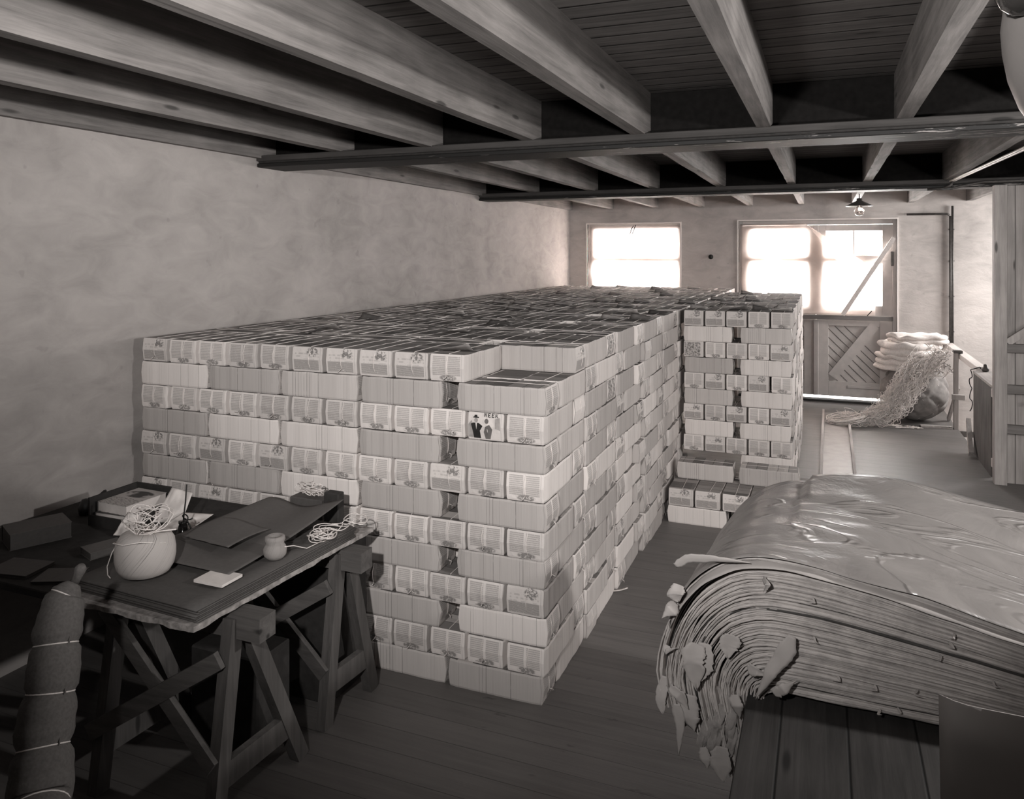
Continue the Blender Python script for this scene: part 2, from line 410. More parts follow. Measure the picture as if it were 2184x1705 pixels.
# right wall with two window openings
bm = B()
ys = [YF-.3, 4.4, 6.2, 9.7, 11.0, YB+.3]
for i, (a, b) in enumerate(zip(ys, ys[1:])):
    if i in (1, 3): box(bm, XR, XR+.3, a, b, -1.3, 1.15 if i == 1 else 1.4); box(bm, XR, XR+.3, a, b, 2.35 if i == 1 else 2.7, 3.05)
    else: box(bm, XR, XR+.3, a, b, -1.3, 3.05)
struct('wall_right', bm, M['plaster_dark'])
for i, (a, b, c, d) in enumerate(((4.4, 6.2, 1.15, 2.35), (9.7, 11.0, 1.4, 2.7))):
    bm = B()
    for y0, y1, z0, z1 in ((a, a+.06, c, d), (b-.06, b, c, d), (a+.06, b-.06, c, c+.06), (a+.06, b-.06, d-.06, d), ((a+b)/2-.02, (a+b)/2+.02, c+.06, d-.06)):
        box(bm, XR+.1, XR+.16, y0, y1, z0, z1)
    wn = struct('window_%d' % (i+2), bm, M['white_paint'])
    bm = B(); box(bm, XR+.125, XR+.13, a+.06, b-.06, c+.06, d-.06); obj('glass_pane', bm, M['glass'], wn)
# floor with the stair opening on the right, landing below
OX, OY0 = 1.40, 7.95
bm = B(); box(bm, XW-.3, OX, YF-.3, YB+.3, -.12, 0); box(bm, OX, XR+.3, YF-.3, OY0, -.12, 0); struct('floor', bm, M['floor'])
bm = B(); box(bm, OX-.02, XR+.3, OY0-.02, YB+.3, -.45, -.33); struct('floor_landing', bm, M['paint'])
bm = B(); box(bm, OX-.03, OX, OY0, YB, -.33, -.12); struct('trim_1', bm, M['timber_y'])
bm = B(); box(bm, XW-.3, XR+.3, YF-.3, YB+.3, ZC, ZC+.1); struct('ceiling', bm, M['ceil'])
bm = B(); box(bm, OX, XR, YB-.015, YB, -.33, -.26); struct('baseboard_back', bm, M['iron'])

# ------------------------------------------------------------------ joists
BAYS = [(YF, 4.40, 'near bay before first girder'), (4.46, 8.02, 'middle bay'), (8.10, YB, 'far bay by the back wall')]
jx = [-3.575+.6625*k for k in range(0, 11)]          # right edge
for b, (y0, y1, where) in enumerate(BAYS):
    for k, xr in enumerate(jx):
        xr = xr + (.02 if k == 0 else 0); wd = .072+rnd(-.004, .004); zb = 2.66+rnd(-.006, .004)
        if k == 0: zb -= .01; wd = .09
        bm = B(); xa = max(xr-wd, XW)
        n = 14; rows = []
        for i in range(n+1):
            y = y0+(y1-y0)*i/n; j = [rnd(-.002, .002) for _ in range(3)]
            rows.append([bm.verts.new(p) for p in ((xa+j[0], y, ZC), (xa+j[0], y, zb+j[2]), (xr+j[1], y, zb+j[2]), (xr+j[1], y, ZC))])
        for p, q in zip(rows, rows[1:]):
            for a in range(3): bm.faces.new((p[a], p[a+1], q[a+1], q[a]))
        bm.faces.new(rows[0]); bm.faces.new(rows[-1][::-1])
        o = obj('ceiling_joist', bm, M['joist'])
        tag(o, 'rough ceiling joist, %s from left wall, %s' % (ORD[k+1], where), 'joist', 'rough ceiling joists')
# ------------------------------------------------------------------ steel girders with a timber strip along the near face
for i, (ya, yb, lab) in enumerate(((4.27, 4.55, 'wide dark steel girder with peeling paint carrying the near joists'), (7.93, 8.17, 'thinner looking dark steel girder across the room in the distance'))):
    g = thing('steel_girder', lab, 'girder', ((XW+XR)/2, (ya+yb)/2, 2.59), 0, None)
    def gb(name, y0, y1, z0, z1, m, x0=XW, x1=XR):
        bm = B(); box(bm, x0-g.location.x, x1-g.location.x, y0-g.location.y, y1-g.location.y, z0-2.59, z1-2.59, bev=.004); return obj(name, bm, m, g)
    gb('lower_flange', ya-.014, yb, 2.586, 2.612, M['girder'])
    gb('flange_filler', ya, ya+.10, 2.613, 2.660, M['dark'])
    ym = BAYS[i][1]+.005
    gb('web', ym, BAYS[i+1][0]-.005, 2.612, ZC-.002, plain('girder_web', .010, .9, spec=.05))
    tag(gb('edge_board', ya-.022, ya, 2.626, 2.664, M['girder_board']), 'lighter timber board along the girder edge')
# ------------------------------------------------------------------ window 1 (back wall)
def slab(name, x0, x1, y0, y1, z0, z1, m, parent, bev=.004):
    bm = B(); box(bm, x0, x1, y0, y1, z0, z1, bev=bev); return obj(name, bm, m, parent)
bm = B(); fw = .1
for a, b, c, d in ((WX0, WX0+fw, WZ0, WZ1), (WX1-fw*.6, WX1, WZ0, WZ1), (WX0+fw, WX1-.06, WZ1-.09, WZ1), (WX0+fw, WX1-.06, WZ0, WZ0+.07)):
    box(bm, a, b, YB+.10, YB+.16, c, d)
w1 = struct('window_1', bm, M['paint'])
slab('transom', WX0+fw, WX1-.06, YB+.10, YB+.17, 1.86, 1.95, M['paint'], w1)
for x in (-2.83, -2.42): slab('muntin', x-.012, x+.012, YB+.12, YB+.15, WZ0+.07, 1.86, M['paint'], w1); slab('muntin', x-.012, x+.012, YB+.12, YB+.15, 1.95, WZ1-.09, M['paint'], w1)
slab('glass_pane', WX0+fw, WX1-.06, YB+.133, YB+.137, WZ0+.05, WZ1-.08, M['glass'], w1, 0)
# thin pale edge strip all round both openings
for nm, (a, b, c, d) in (('trim_2', (WX0, WX1, 1.0, WZ1)), ('trim_3', (DX0, DX1, 0, DZ1))):
    bm = B(); e = .018
    box(bm, a-e, a, YB-.012, YB+.05, c, d+e); box(bm, b, b+e, YB-.012, YB+.05, c, d+e); box(bm, a, b, YB-.012, YB+.05, d, d+e)
    struct(nm, bm, M['white_paint'])
def paper(name, x0, x1, z0, z1, y, label, f=None, nu=36, nv=24):
    def g(u, v):
        x = x0+(x1-x0)*u; z = z0+(z1-z0)*v
        yy = y - .012*abs(nz(u*3, v*3, 2)) - .035*abs(nz(u*1.6, v*2.4, 5))*(4*v*(1-v)) - .02*math.exp(-((v-.52)/.06)**2)*(.6+nz(u*9, 1))
        return (x, yy, z)
    bm = B(); sheet(bm, f or g, nu, nv, .0008)
    o = obj(name, bm, M['tissue'], smooth=True); return tag(o, label, 'paper sheet', 'paper sheets over the panes')
paper('window_paper', WX0+.015, WX1-.015, WZ0, WZ1-.03, YB+.075, 'thin translucent paper hung over the small back window panes')
# catch hanging at the head of the window
bm = B(); tube(bm, [(-2.62, YB+.02, 2.40), (-2.64, YB-.02, 2.36), (-2.665, YB-.02, 2.28), (-2.645, YB-.02, 2.265), (-2.625, YB-.02, 2.29), (-2.60, YB-.0, 2.37), (-2.59, YB+.02, 2.41)], .007)
tag(obj('window_hook', bm, M['black']), 'dark wire hook hanging from the head of the small back window', 'hook')

# ------------------------------------------------------------------ door_1: pair of half glazed stable doors
d1 = bpy.data.objects.new('door_1', None); COL.objects.link(d1); d1.location = (-.13, YB+.1, 0); d1['kind'] = 'structure'
def dl(name, x0, x1, y0, y1, z0, z1, m=None, bev=.004):
    bm = B(); L = d1.location; box(bm, x0-L.x, x1-L.x, y0-L.y, y1-L.y, z0, z1, bev=bev); return obj(name, bm, m or M['paint'], d1)
yd0, yd1 = YB+.08, YB+.13
def leaf(name, members, m='paint'):
    bm = B(); L = d1.location
    for x0, x1, z0, z1, yo in members: box(bm, x0-L.x, x1-L.x, yd0+yo-L.y, yd1+yo-L.y, z0, z1, bev=.003)
    return obj(name, bm, M[m], d1)
XM = -.115
dl('door_frame', DX0, DX0+.05, yd0-.02, yd1+.05, 0, DZ1); dl('door_frame', DX1-.05, DX1, yd0-.02, yd1+.05, 0, DZ1)
dl('door_frame', DX0+.05, DX1-.05, yd0-.02, yd1+.05, DZ1-.06, DZ1)
for s, (a, b) in ((-1, (DX0+.05, XM-.005)), (1, (XM+.005, DX1-.05))):
    # upper leaf: two rows of panes
    st = .12
    up = leaf('upper_leaf', [(a, a+st, 1.16, 2.38, 0), (b-st, b, 1.16, 2.38, 0), (a+st, b-st, 2.30, 2.38, 0), (a+st, b-st, 1.86, 1.97, 0), (a+st, b-st, 1.16, 1.30, 0)])
    for j, (z0, z1) in enumerate(((1.30, 1.86), (1.97, 2.30))):
        n = 3 if j == 0 else 2
        for k in range(1, n):
            x = a+st+(b-a-2*st)*k/n; o = dl('muntin', x-.01, x+.01, yd0+.01, yd1-.01, z0, z1); 
    dl('glass_pane', a+st, b-st, yd0+.023, yd0+.027, 1.29, 2.31, M['glass'], 0)
    # lower leaf: framed, diagonal boards and brace
    leaf('lower_leaf', [(a, a+st+.03, .07, 1.12, 0), (b-st-.03, b, .07, 1.12, 0), (a+st+.03, b-st-.03, .07, .27, 0), (a+st+.03, b-st-.03, 1.02, 1.12, 0)])
    xa, xb, za, zb = a+st+.03, b-st-.03, .27, 1.02
    bm = B(); L = d1.location; box(bm, xa-L.x, xb-L.x, yd0+.032-L.y, yd1-.008-L.y, za, zb); obj('panel', bm, M['paint'], d1)
    bm = B()
    for k in range(-8, 9):          # raised diagonal boards leaving dark v-grooves
        c0 = k*.118; pts = []
        # line x-xa = s*... slope -1 for the right leaf, +1 for the left
        w_, h_ = xb-xa, zb-za
        def clip(c):
            q = []
            for x in (0, w_):
                z = c-x if s > 0 else c-(w_-x)
                if 0 <= z <= h_: q.append((x, z))
            for z in (0, h_):
                x = c-z if s > 0 else w_-(c-z)
                if 0 < x < w_: q.append((x, z))
            return sorted(q)[:2] if len(q) >= 2 else None
        q = clip(c0)
        if q and (Vector(q[0])-Vector(q[1])).length > .03:
            bar(bm, (xa+q[0][0]-L.x, yd0+.031-L.y, za+q[0][1]), (xa+q[1][0]-L.x, yd0+.031-L.y, za+q[1][1]), .006, .004, (0, 1, 0))
    obj('board_groove', bm, M['dark'], d1)
    bm = B(); p, q = ((xa+.05, za+.06), (xb-.06, zb+.02)) if s > 0 else ((xb-.05, za+.06), (xa+.06, zb+.02))
    bar(bm, (p[0]-L.x, yd0+.012-L.y, p[1]), (q[0]-L.x, yd0+.012-L.y, q[1]), .125, .03, (0, 1, 0)); obj('diagonal_brace', bm, M['paint'], d1)
dl('middle_rail', DX0+.03, DX1-.045, yd0-.06, yd0-.01, 1.105, 1.165, M['timber'])
dl('cover_strip', XM-.03, XM+.03, yd0-.012, yd0, .07, 1.10)
dl('cover_strip', XM-.03, XM+.03, yd0-.012, yd0-.001, 1.17, 2.38)
for z in (.19, 1.90):
    bm = B(); L = d1.location; box(bm, .28-L.x if z < 1 else .5-L.x, .82-L.x, yd0-.008-L.y, yd0-L.y, z, z+.035, bev=.002)
    obj('strap_hinge', bm, M['paint'] if z < 1 else M['paint'], d1)
dl('hinge_plate', .80, .835, yd0-.03, yd0-.005, 1.83, 2.02, M['iron'])
dl('threshold', DX0, DX1, YB-.02, YB+.12, 0.0, .028, M['dark'])
# paper hung across the doors, its top right corner folded down
def dp(u, v):
    x = DX0+.02+(u)*1.72; z = 1.17+v*(1.235)
    y = YB+.055-.03*abs(nz(u*2.2, v*2., 9))-.012*abs(nz(u*6, v*5, 3))
    # fold line from (-.2,2.405) to (.62,1.85): beyond it the paper flops down and forward
    ax, az, bx, bz = -.25, 2.41, .60, 1.80
    nx, nz_ = (az-bz), (bx-ax); l = math.hypot(nx, nz_); nx /= l; nz_ /= l
    dd = (x-ax)*nx+(z-az)*nz_
    if dd > 0:
        k = dd*1.0; x -= 2*nx*k*.62; z -= 2*nz_*k*.80; y -= .05+.16*dd*(1+.4*nz(u*5, v*5))
    elif dd > -.1: y -= .05*(1+dd/.1)
    return (x, y, z)
o = paper('door_paper', 0, 0, 0, 0, 0, 'large translucent paper over the doors with its top right corner flopped down', dp, 60, 40)
bm = B(); lathe(bm, [(0, 0), (.03, .0), (.035, .02), (.012, .035), (0, .04)], 10); tag(obj('wall_socket', bm, M['dark'], loc=(-1.50, YB-.001, 1.945), rot=(R(90), 0, 0)), 'small dark fitting on the back wall between window and doors', 'fitting')
# plank leaning across the right door leaf
bm = B(); bar(bm, (.215, YB-.03, 1.175), (.835, YB+.0, 2.20), .055, .022, (0, 1, 0))
tag(obj('leaning_batten', bm, M['pale_timber']), 'narrow wooden batten leaning diagonally across the right door leaf', 'batten')
bm = B(); bar(bm, (.515, YB-.0, 1.17), (.57, YB-.0, 1.235), .012, .012, (0, 1, 0))
tag(obj('wood_offcut', bm, M['dark']), 'small dark stick resting on the middle rail of the door', 'stick')

# ------------------------------------------------------------------ stair side: rail, cabinet, partition
p = thing('board_partition', 'tall board partition with corner post, rails and brace on the right', 'partition', (2.4, 7.86, 0))
def pb(name, x0, x1, y0, y1, z0, z1, m):
    bm = B(); L = p.location; box(bm, x0-L.x, x1-L.x, y0-L.y, y1-L.y, z0, z1, bev=.003); return obj(name, bm, m, p)
pb('post', 1.355, 1.45, 7.76, 7.86, 0, 2.588, M['timber_z'])
pb('boarding', 1.45, XR, 7.85, 7.88, 0, 2.588, M['partition'])
for z in (1.14, .785, .44): pb('rail', 1.451, XR, 7.80, 7.85, z, z+.075, M['timber'])
bm = B(); L = p.location; bar(bm, (1.46-L.x, 7.825-L.y, 1.225), (2.1-L.x, 7.825-L.y, 1.72), .06, .045, (0, 1, 0)); obj('brace', bm, M['timber_z'], p)
for z in (.70, .48): pb('shelf_cleat', 1.60, XR-.9, 7.79, 7.80, z, z+.03, M['pale_timber'])
q = thing('stair_counter', 'dark boarded counter beside the stair opening with a pale sloping top', 'counter', (1.6, 8.4, 0))
def qb(name, x0, x1, y0, y1, z0, z1, m, parent=None):
    bm = B(); L = q.location; box(bm, x0-L.x, x1-L.x, y0-L.y, y1-L.y, z0-0, z1, bev=.003); return obj(name, bm, m, parent or q)
qb('side_panel', 1.375, 1.398, 8.02, 8.92, -.10, .80, M['veneer'])
qb('top', 1.37, 1.60, 7.90, 8.92, .80, .825, M['timber_y'])
for z in (.72, .10): qb('bracket', 1.37, 1.50, 7.88, 8.0, z, z+.075, M['pale_timber'])
r_ = thing('stair_railing', 'stair railing with pale broad handrail and slotted timber post', 'railing', (1.41, 10.05, 0))
def rb(name, x0, x1, y0, y1, z0, z1, m):
    bm = B(); L = r_.location; box(bm, x0-L.x, x1-L.x, y0-L.y, y1-L.y, z0, z1, bev=.003); return obj(name, bm, m, r_)
rb('handrail', 1.405, 1.50, 8.95, 11.2, .80, .86, M['pale_timber'])
rb('post', 1.355, 1.402, 10.02, 10.09, -.02, .87, M['timber_z'])
rb('cap', 1.35, 1.44, 10.0, 10.11, .865, .895, M['iron'])
rb('cleat', 1.33, 1.46, 9.985, 10.019, .34, .40, M['timber_z'])
bm = B(); L = r_.location; bar(bm, (1.40-L.x, 10.05-L.y, .48), (1.36-L.x, 10.5-L.y, .02), .05, .03, (1, 0, 0)); obj('brace', bm, M['timber_y'], r_)
bm = B(); bar(bm, (1.325, 8.72, .03), (1.35, 9.05, .30), .06, .04, (1, 0, 0)); tag(obj('diagonal_strut', bm, M['timber_y']), 'short dark wooden strut propped at the edge of the stair opening', 'strut')
bm = B(); pts = []
for i in range(30):
    a = i/29; pts.append((1.44-.085*min(1, a*4)+.012*math.sin(a*23), 8.93-.02*math.sin(a*9), .845+.03*math.sin(a*PI)-.50*max(0, a-.15)+.012*math.sin(a*31)))
tube(bm, pts, .005, 5); tag(obj('cable', bm, M['black']), 'thin dark cable hanging over the corner of the stair counter', 'cable')
bm = B(); lathe(bm, [(.0, 0), (.028, .004), (.034, .025), (.022, .04), (.018, .07), (.0, .075)], 14, (1.47, 8.86, .826)); tag(obj('socket', bm, M['iron']), 'small round electrical fitting on top of the stair counter', 'fitting')

bs = thing('added_shade_boards', 'added unseen boards outside the left edge that shade the left wall', 'boards', (-1.90, .8, 0))  # added out of view to cast the shadow on the lower left wall
for i in range(3):
    bm = B(); L = bs.location
    for P in ([(.0, -.6, 0), (.0, .45, 0), (.0, .45, 1.569), (.0, -.6, 2.08)],):
        x = -.03*i
        f = bm.faces.new([bm.verts.new((a+x, b, c)) for a, b, c in P]); r = bmesh.ops.extrude_face_region(bm, geom=[f]); bmesh.ops.translate(bm, vec=(-.025, 0, 0), verts=[e for e in r['geom'] if isinstance(e, bmesh.types.BMVert)])
    bmesh.ops.recalc_face_normals(bm, faces=bm.faces); obj('board', bm, M['dark'], bs)
# ------------------------------------------------------------------ conduits and the pendant
def pipe(name, runs, r, label, cat='pipe', clips=(), m='iron'):
    e = thing(name, label, cat, runs[0][0])
    L = Vector(runs[0][0])
    for rr in runs:
        bm = B(); tube(bm, [Vector(p_)-L for p_ in rr], r, 8); obj('conduit', bm, M[m], e)
    for c in clips:
        bm = B(); c = Vector(c)-L; box(bm, c.x-.03, c.x+.03, c.y-.012, c.y+.012, c.z-.008, c.z+.008); obj('clip', bm, M['black'], e)
pipe('wall_conduit', [[(1.50, YB-.03, 2.60), (1.50, YB-.03, .78)], [(1.475, YB-.035, 2.47), (1.475, YB-.035, .78)], [(1.475, YB-.035, 2.47), (1.44, YB-.03, 2.50), (.98, YB-.03, 2.50)]], .014,
     'pair of dark conduits running down the back wall beside the door', clips=[(1.49, YB-.02, z) for z in (2.3, 1.9, 1.45, 1.0)], m='iron')
pipe('joist_conduit', [[(1.165, 4.6, 2.645), (1.145, 5.5, 2.64), (1.055, 7.85, 2.64)], [(1.135, 4.6, 2.645), (1.12, 5.5, 2.64), (1.03, 7.85, 2.64)]], .009, 'pale cable conduit clipped under a joist of the middle bay', m='white_paint')
pipe('girder_conduit', [[(3.3, 7.90, 2.635), (1.3, 7.90, 2.63), (1.15, 7.88, 2.60), (1.05, 7.86, 2.575), (.85, 7.86, 2.572)], [(1.055, 7.85, 2.64), (1.03, 7.84, 2.60), (.98, 7.86, 2.578)]], .012, 'dark electrical conduit along the far girder at the right', clips=[(1.0, 7.86, 2.572), (1.6, 7.905, 2.635), (2.2, 7.905, 2.635)])
pn = thing('pendant_lamp', 'small dark cone pendant lamp with round bulb before the back doors', 'lamp', (.355, 9.5, 2.53))
bm = B(); lathe(bm, [(.015, .085), (.028, .08), (.03, .055), (.14, .0), (.142, -.006), (.135, -.004), (.025, .045)], 28); obj('lamp_shade', bm, M['iron'], pn)
bm = B(); tube(bm, [(0, 0, .08), (0, 0, .33)], .006, 6); obj('cord', bm, M['black'], pn)
bm = B(); lathe(bm, [(.0, -.115), (.03, -.108), (.05, -.085), (.055, -.06), (.045, -.03), (.02, -.005), (.015, .03)], 20); obj('bulb', bm, M['bulb'], pn, True)
# near lamp in the top right corner: pale bell casing with a glossy dark glass globe
nl = thing('hanging_work_lamp', 'close hanging lamp with pale bell casing and dark glass globe', 'lamp', (.291, 1.155, 2.156))
bm = B(); lathe(bm, [(.010, .36), (.025, .34), (.05, .28), (.074, .20), (.082, .13), (.080, .10), (.074, .065), (.062, .03), (.045, .0), (.025, -.02), (.0, -.028)], 40); obj('bell_casing', bm, plain('pale_enamel', .085, .4, spec=.4, nz=.05), nl, True)
bm = B(); lathe(bm, [(0, -.033), (.012, -.031), (.024, -.022), (.032, -.006), (.033, .008), (.026, .024), (.012, .036), (.006, .05)], 28, (-.068, -.052, .165)); obj('glass_globe', bm, plain('dark_glass', .02, .06, spec=1., nz=0), nl, True)
bm = B(); tube(bm, [(-.068, -.052, .21), (-.05, -.03, .25), (0, 0, .33)], .004); obj('globe_bracket', bm, M['iron'], nl)
bm = B(); tube(bm, [(0, 0, .35), (0, 0, .755)], .006); obj('cord', bm, M['black'], nl)
# ================================================================== MAGAZINE BUNDLES
BL, BW, BH = .44, .192, .1277
def bundle_mesh(kind, v, L=BL):
    """tied stack of magazines lying on its long side: covers at the ends, page edges on the sides"""
    random.seed(sum(map(ord, kind))*31+v*7+1)
    rc = (random.random(), random.random(), random.random(), 1)
    bm = B(); uvl = bm.loops.layers.uv.verify(); cl = bm.loops.layers.color.new('rnd')
    zs = [0, .07, .5, .93, 1.]; inset = [.010, .003, 0., .003, .010]; bulge = .009
    nx = 12; rings = []
    for i in range(nx+1):
        e = i/nx*2-1
        wj = rnd(-.0015, .0015); zt = rnd(-.002, .0015)
        endr = .006 if i in (0, nx) else 0.
        ring = []
        for side in (1, -1):
            for k, zf in enumerate(zs):
                x = e*(L/2-.010); 
                if i in (0, nx): x += math.copysign(bulge*(1-(2*zf-1)**2)-.0, e)
                y = side*(BW/2-.002+wj-endr-(inset[k]*.3 if k in (0, 4) else 0))
                ring.append(bm.verts.new((x, y, zf*(BH-.003)+(zt if k == 4 else 0))))
        rings.append(ring)
    def face(vs, mi, uvs):
        f = bm.faces.new(vs); f.material_index = mi
        for l, q in zip(f.loops, uvs): l[uvl].uv = q; l[cl] = rc
        return f
    for i in range(nx):
        a, b = rings[i], rings[i+1]; xa, xb = a[0].co.x, b[0].co.x
        for k in range(4):
            face((a[k], a[k+1], b[k+1], b[k]), 0, ((xa, zs[k]*BH), (xa, zs[k+1]*BH), (xb, zs[k+1]*BH), (xb, zs[k]*BH)))
            face((a[5+k], b[5+k], b[6+k], a[6+k]), 0, ((xa, zs[k]*BH), (xb, zs[k]*BH), (xb, zs[k+1]*BH), (xa, zs[k+1]*BH)))
        face((a[4], a[9], b[9], b[4]), 1, ((xa, .2), (xa, 0), (xb, 0), (xb, .2)))
        face((a[0], b[0], b[5], a[5]), 1, ((xa, .2), (xb, .2), (xb, 0), (xa, 0)))
    for ring, s in ((rings[-1], 1), (rings[0], -1)):
        for k in range(4):
            q = (ring[5+k], ring[k], ring[k+1], ring[6+k]); u0, u1 = (0, 1) if s > 0 else (1, 0)
            uv = ((u0, zs[k]), (u1, zs[k]), (u1, zs[k+1]), (u0, zs[k+1]))
            if s < 0: q, uv = q[::-1], uv[::-1]
            face(q, 2, uv)
    bmesh.ops.recalc_face_normals(bm, faces=bm.faces)
    return new_mesh('magazine_bundle', bm, [M['pages'], M['tops'], M['cov_'+kind]])
def string_mesh(v, L=BL):
    random.seed(v*13+5)
    bm = B(); e = L/2-.0095; h = BH-.0015; y = rnd(-.015, .015); y2 = y+rnd(-.02, .02)
    pts = [(-e, y, .012), (-e-.0092, y+.004, h*.35), (-e-.0096, y+.006, h*.6), (-e, y, h-.006), (-e+.012, y, h), (0, (y+y2)/2, h+.0015), (e-.012, y2, h), (e, y2, h-.006), (e+.0096, y2-.003, h*.6), (e+.0092, y2-.005, h*.35), (e, y2, .012)]
    tube(bm, pts, .0016, 4)
    for s, yy in ((1, y2), (-1, y)):       # knot with loose ends
        if random.random() < .6:
            z = rnd(.02, .06); x = s*(e+.011)
            for _ in range(2): tube(bm, [(x, yy, z), (x+s*.01, yy+rnd(-.012, .012), z-.008), (x+s*rnd(.004, .02), yy+rnd(-.03, .03), z-rnd(.01, .03))], .0012, 4)
    return new_mesh('string', bm, M['string'])
def flap_mesh(v):
    random.seed(v*17+3)
    bm = B(); cl = rnd(.02, .05); sx = rnd(.09, .17); px = rnd(-.13, .04)
    def f(a, b): return (px+a*sx, -BW/2+.01+b*.165, BH+.0005+cl*max(0, a-.45)**2*3*(b*.8+.15)+.002*math.sin(a*7+b*3))
    sheet(bm, f, 8, 6, .0006)
    return new_mesh('loose_cover', bm, plain('loose_cover_%d' % v, (.13, .2, .42)[v % 3], .6), True)
NV = 5
BMESH = {k: [bundle_mesh(k, v) for v in range(NV)] for k in ('columns', 'picture', 'photo', 'plain')}
SM = [string_mesh(v) for v in range(6)]; FM = [flap_mesh(v) for v in range(6)]
random.seed(11)
items = []     # (x, y, z, rot, sx, kind, label, group, faces, flap)
def item(x, y, z, along, L, lab, grp, faces, kind=None, jx=.0, flap=False, sy=1.):
    k = kind or random.choices(['columns', 'picture', 'photo', 'plain'], [.66, .24, .04, .06])[0]
    rz = (0 if along == 'X' else PI/2) + (PI if (kind is None and random.random() < .0) else 0) + R(rnd(-.7, .7))
    ex, ey = (L, BW) if along == 'X' else (BW, L)
    area = 0
    def pr(X, Y, Z):
        d = -X*ST+Y*CT; r = X*CT+Y*ST; return (CX+FPX*r/d, HOR+(CAMZ-Z)*FPX/d)
    z1 = z+BH
    quads = {'f': [(x-ex/2, y-ey/2, z), (x+ex/2, y-ey/2, z), (x+ex/2, y-ey/2, z1), (x-ex/2, y-ey/2, z1)],
             'r': [(x+ex/2, y-ey/2, z), (x+ex/2, y+ey/2, z), (x+ex/2, y+ey/2, z1), (x+ex/2, y-ey/2, z1)],
             't': [(x-ex/2, y-ey/2, z1), (x+ex/2, y-ey/2, z1), (x+ex/2, y+ey/2, z1), (x-ex/2, y+ey/2, z1)]}
    for fc in faces:
        P = [pr(*c) for c in quads[fc]]
        area += abs(sum(P[i][0]*P[(i+1) % 4][1]-P[(i+1) % 4][0]*P[i][1] for i in range(4)))/2
    items.append(dict(sy=sy, x=x+jx, y=y, z=z, rz=rz, sx=L/BL, kind=k, lab=lab, grp=grp, area=area, flap=flap))
X0, XB, X1, YS = -3.525, -2.105, -1.141, 3.215      # pile left edge, block joint, right edge, front
YT = 6.45                                           # face of the rear block
covx = [X0+(XB-X0)*(i+.5)/7 for i in range(7)] + [XB+(X1-XB)*(i+.5)/5 for i in range(5)]
lngx = [X0+(XB-X0)*(i+.5)/3 for i in range(3)]
kn = {'columns': 'text columns', 'picture': 'sketch and text', 'photo': 'photo pattern', 'plain': 'blank ends'}
special = {(10, 10): 'plain', (4, 1): 'picture', (12, 0): 'picture', (12, 5): 'picture', (12, 6): 'picture', (12, 7): 'picture', (12, 8): 'picture', (8, 0): 'picture', (8, 2): 'picture', (8, 4): 'picture', (8, 9): 'picture', (6, 0): 'picture', (6, 2): 'picture', (6, 5): 'picture', (4, 6): 'picture', (4, 11): 'picture', (4, 0): 'picture'}
week_item = None
for k in range(1, 13):
    z = (k-1)*BH; y = YS; j = 0; odd = k % 2
    while y < 10.3:
        srow = (j % 2 == 0) if not odd else (j % 2 == 1)
        dep = BL if srow else BW+.004
        yc = y+dep/2+rnd(-.003, .003)
        top = (k == 12); front = (j == 0); side_vis = y < YT
        protr = .028 if y > 4.84 else 0.
        rp = rnd(-.012, .006) if j > 0 else rnd(-.004, .004)
        if srow:
            for i, x in enumerate(covx):
                cornermiss = (k == 12 and j == 0 and i >= 10)
                if cornermiss: continue
                last = i == 11; fcs = ''
                if front: fcs += 'f'
                if last and side_vis: fcs += 'r'
                if k == 12 and j == 0 and i == 9: fcs += 'r'
                if top: fcs += 't'
                if not fcs:
                    if not (j == 1 and i >= 7): continue     # only what the gaps of the front rows show
                    fcs = ''
                kd = special.get((k, i), 'columns') if front else None
                if front:
                    lab = 'magazine bundle end with %s, %s from wall in %s row up, pile front' % (kn[kd] if kd != 'plain' else 'cartoon couple cover', ORD[i+1], ORD[k])
                elif top: lab = 'top-layer magazine bundle, %s bundle course back, %s from the left wall' % (ORD[j+1], ORD[i+1])
                else: lab = 'bundle with page edges facing the aisle, %s from near corner, %s row up' % (ORD[j+1], ORD[k])
                item(x+(protr+rp if last else rnd(-.002, .002)), yc+(rnd(-.007, .004) if front else 0), z, 'Y', BL, lab, 'magazine bundles in the big pile', fcs, kd, flap=top and random.random() < (.1 if front else .22))
                if (k, i) == (10, 10) and front: items[-1]['week'] = True
        else:
            xs = [(x, .464) for x in lngx] + ([(XB+.227, .440), (X1-.219, .438)] if not (k == 1 and front) else [(XB+.24, .468), (X1-.24, .468)])
            for i, (x, L) in enumerate(xs):
                last = i == 4; fcs = ''
                if front: fcs += 'f'
                if last and side_vis: fcs += 'r'
                if k == 11 and front and last: fcs += 't'
                if k == 12 and j == 1 and last: fcs += 'f'
                if top: fcs += 't'
                if not fcs: continue
                if front: lab = 'long bundle showing page edges, %s from wall in %s row up, pile front' % (ORD[i+1], ORD[k])
                elif top: lab = 'crosswise top-layer magazine bundle, %s bundle course back, %s from the left wall' % (ORD[j+1], ORD[i+1])
                else: lab = 'bundle with printed end facing the aisle, %s from near corner, %s row up' % (ORD[j+1], ORD[k])
                item(x+(protr+rp if last and not front else 0)+(rnd(-.01, .01) if front and i > 2 else 0), yc+(rnd(-.006, .004) if front else 0), z, 'X', L, lab, 'magazine bundles in the big pile', fcs, None if not front else 'columns', flap=top and random.random() < .25)
        y += dep+.003; j += 1
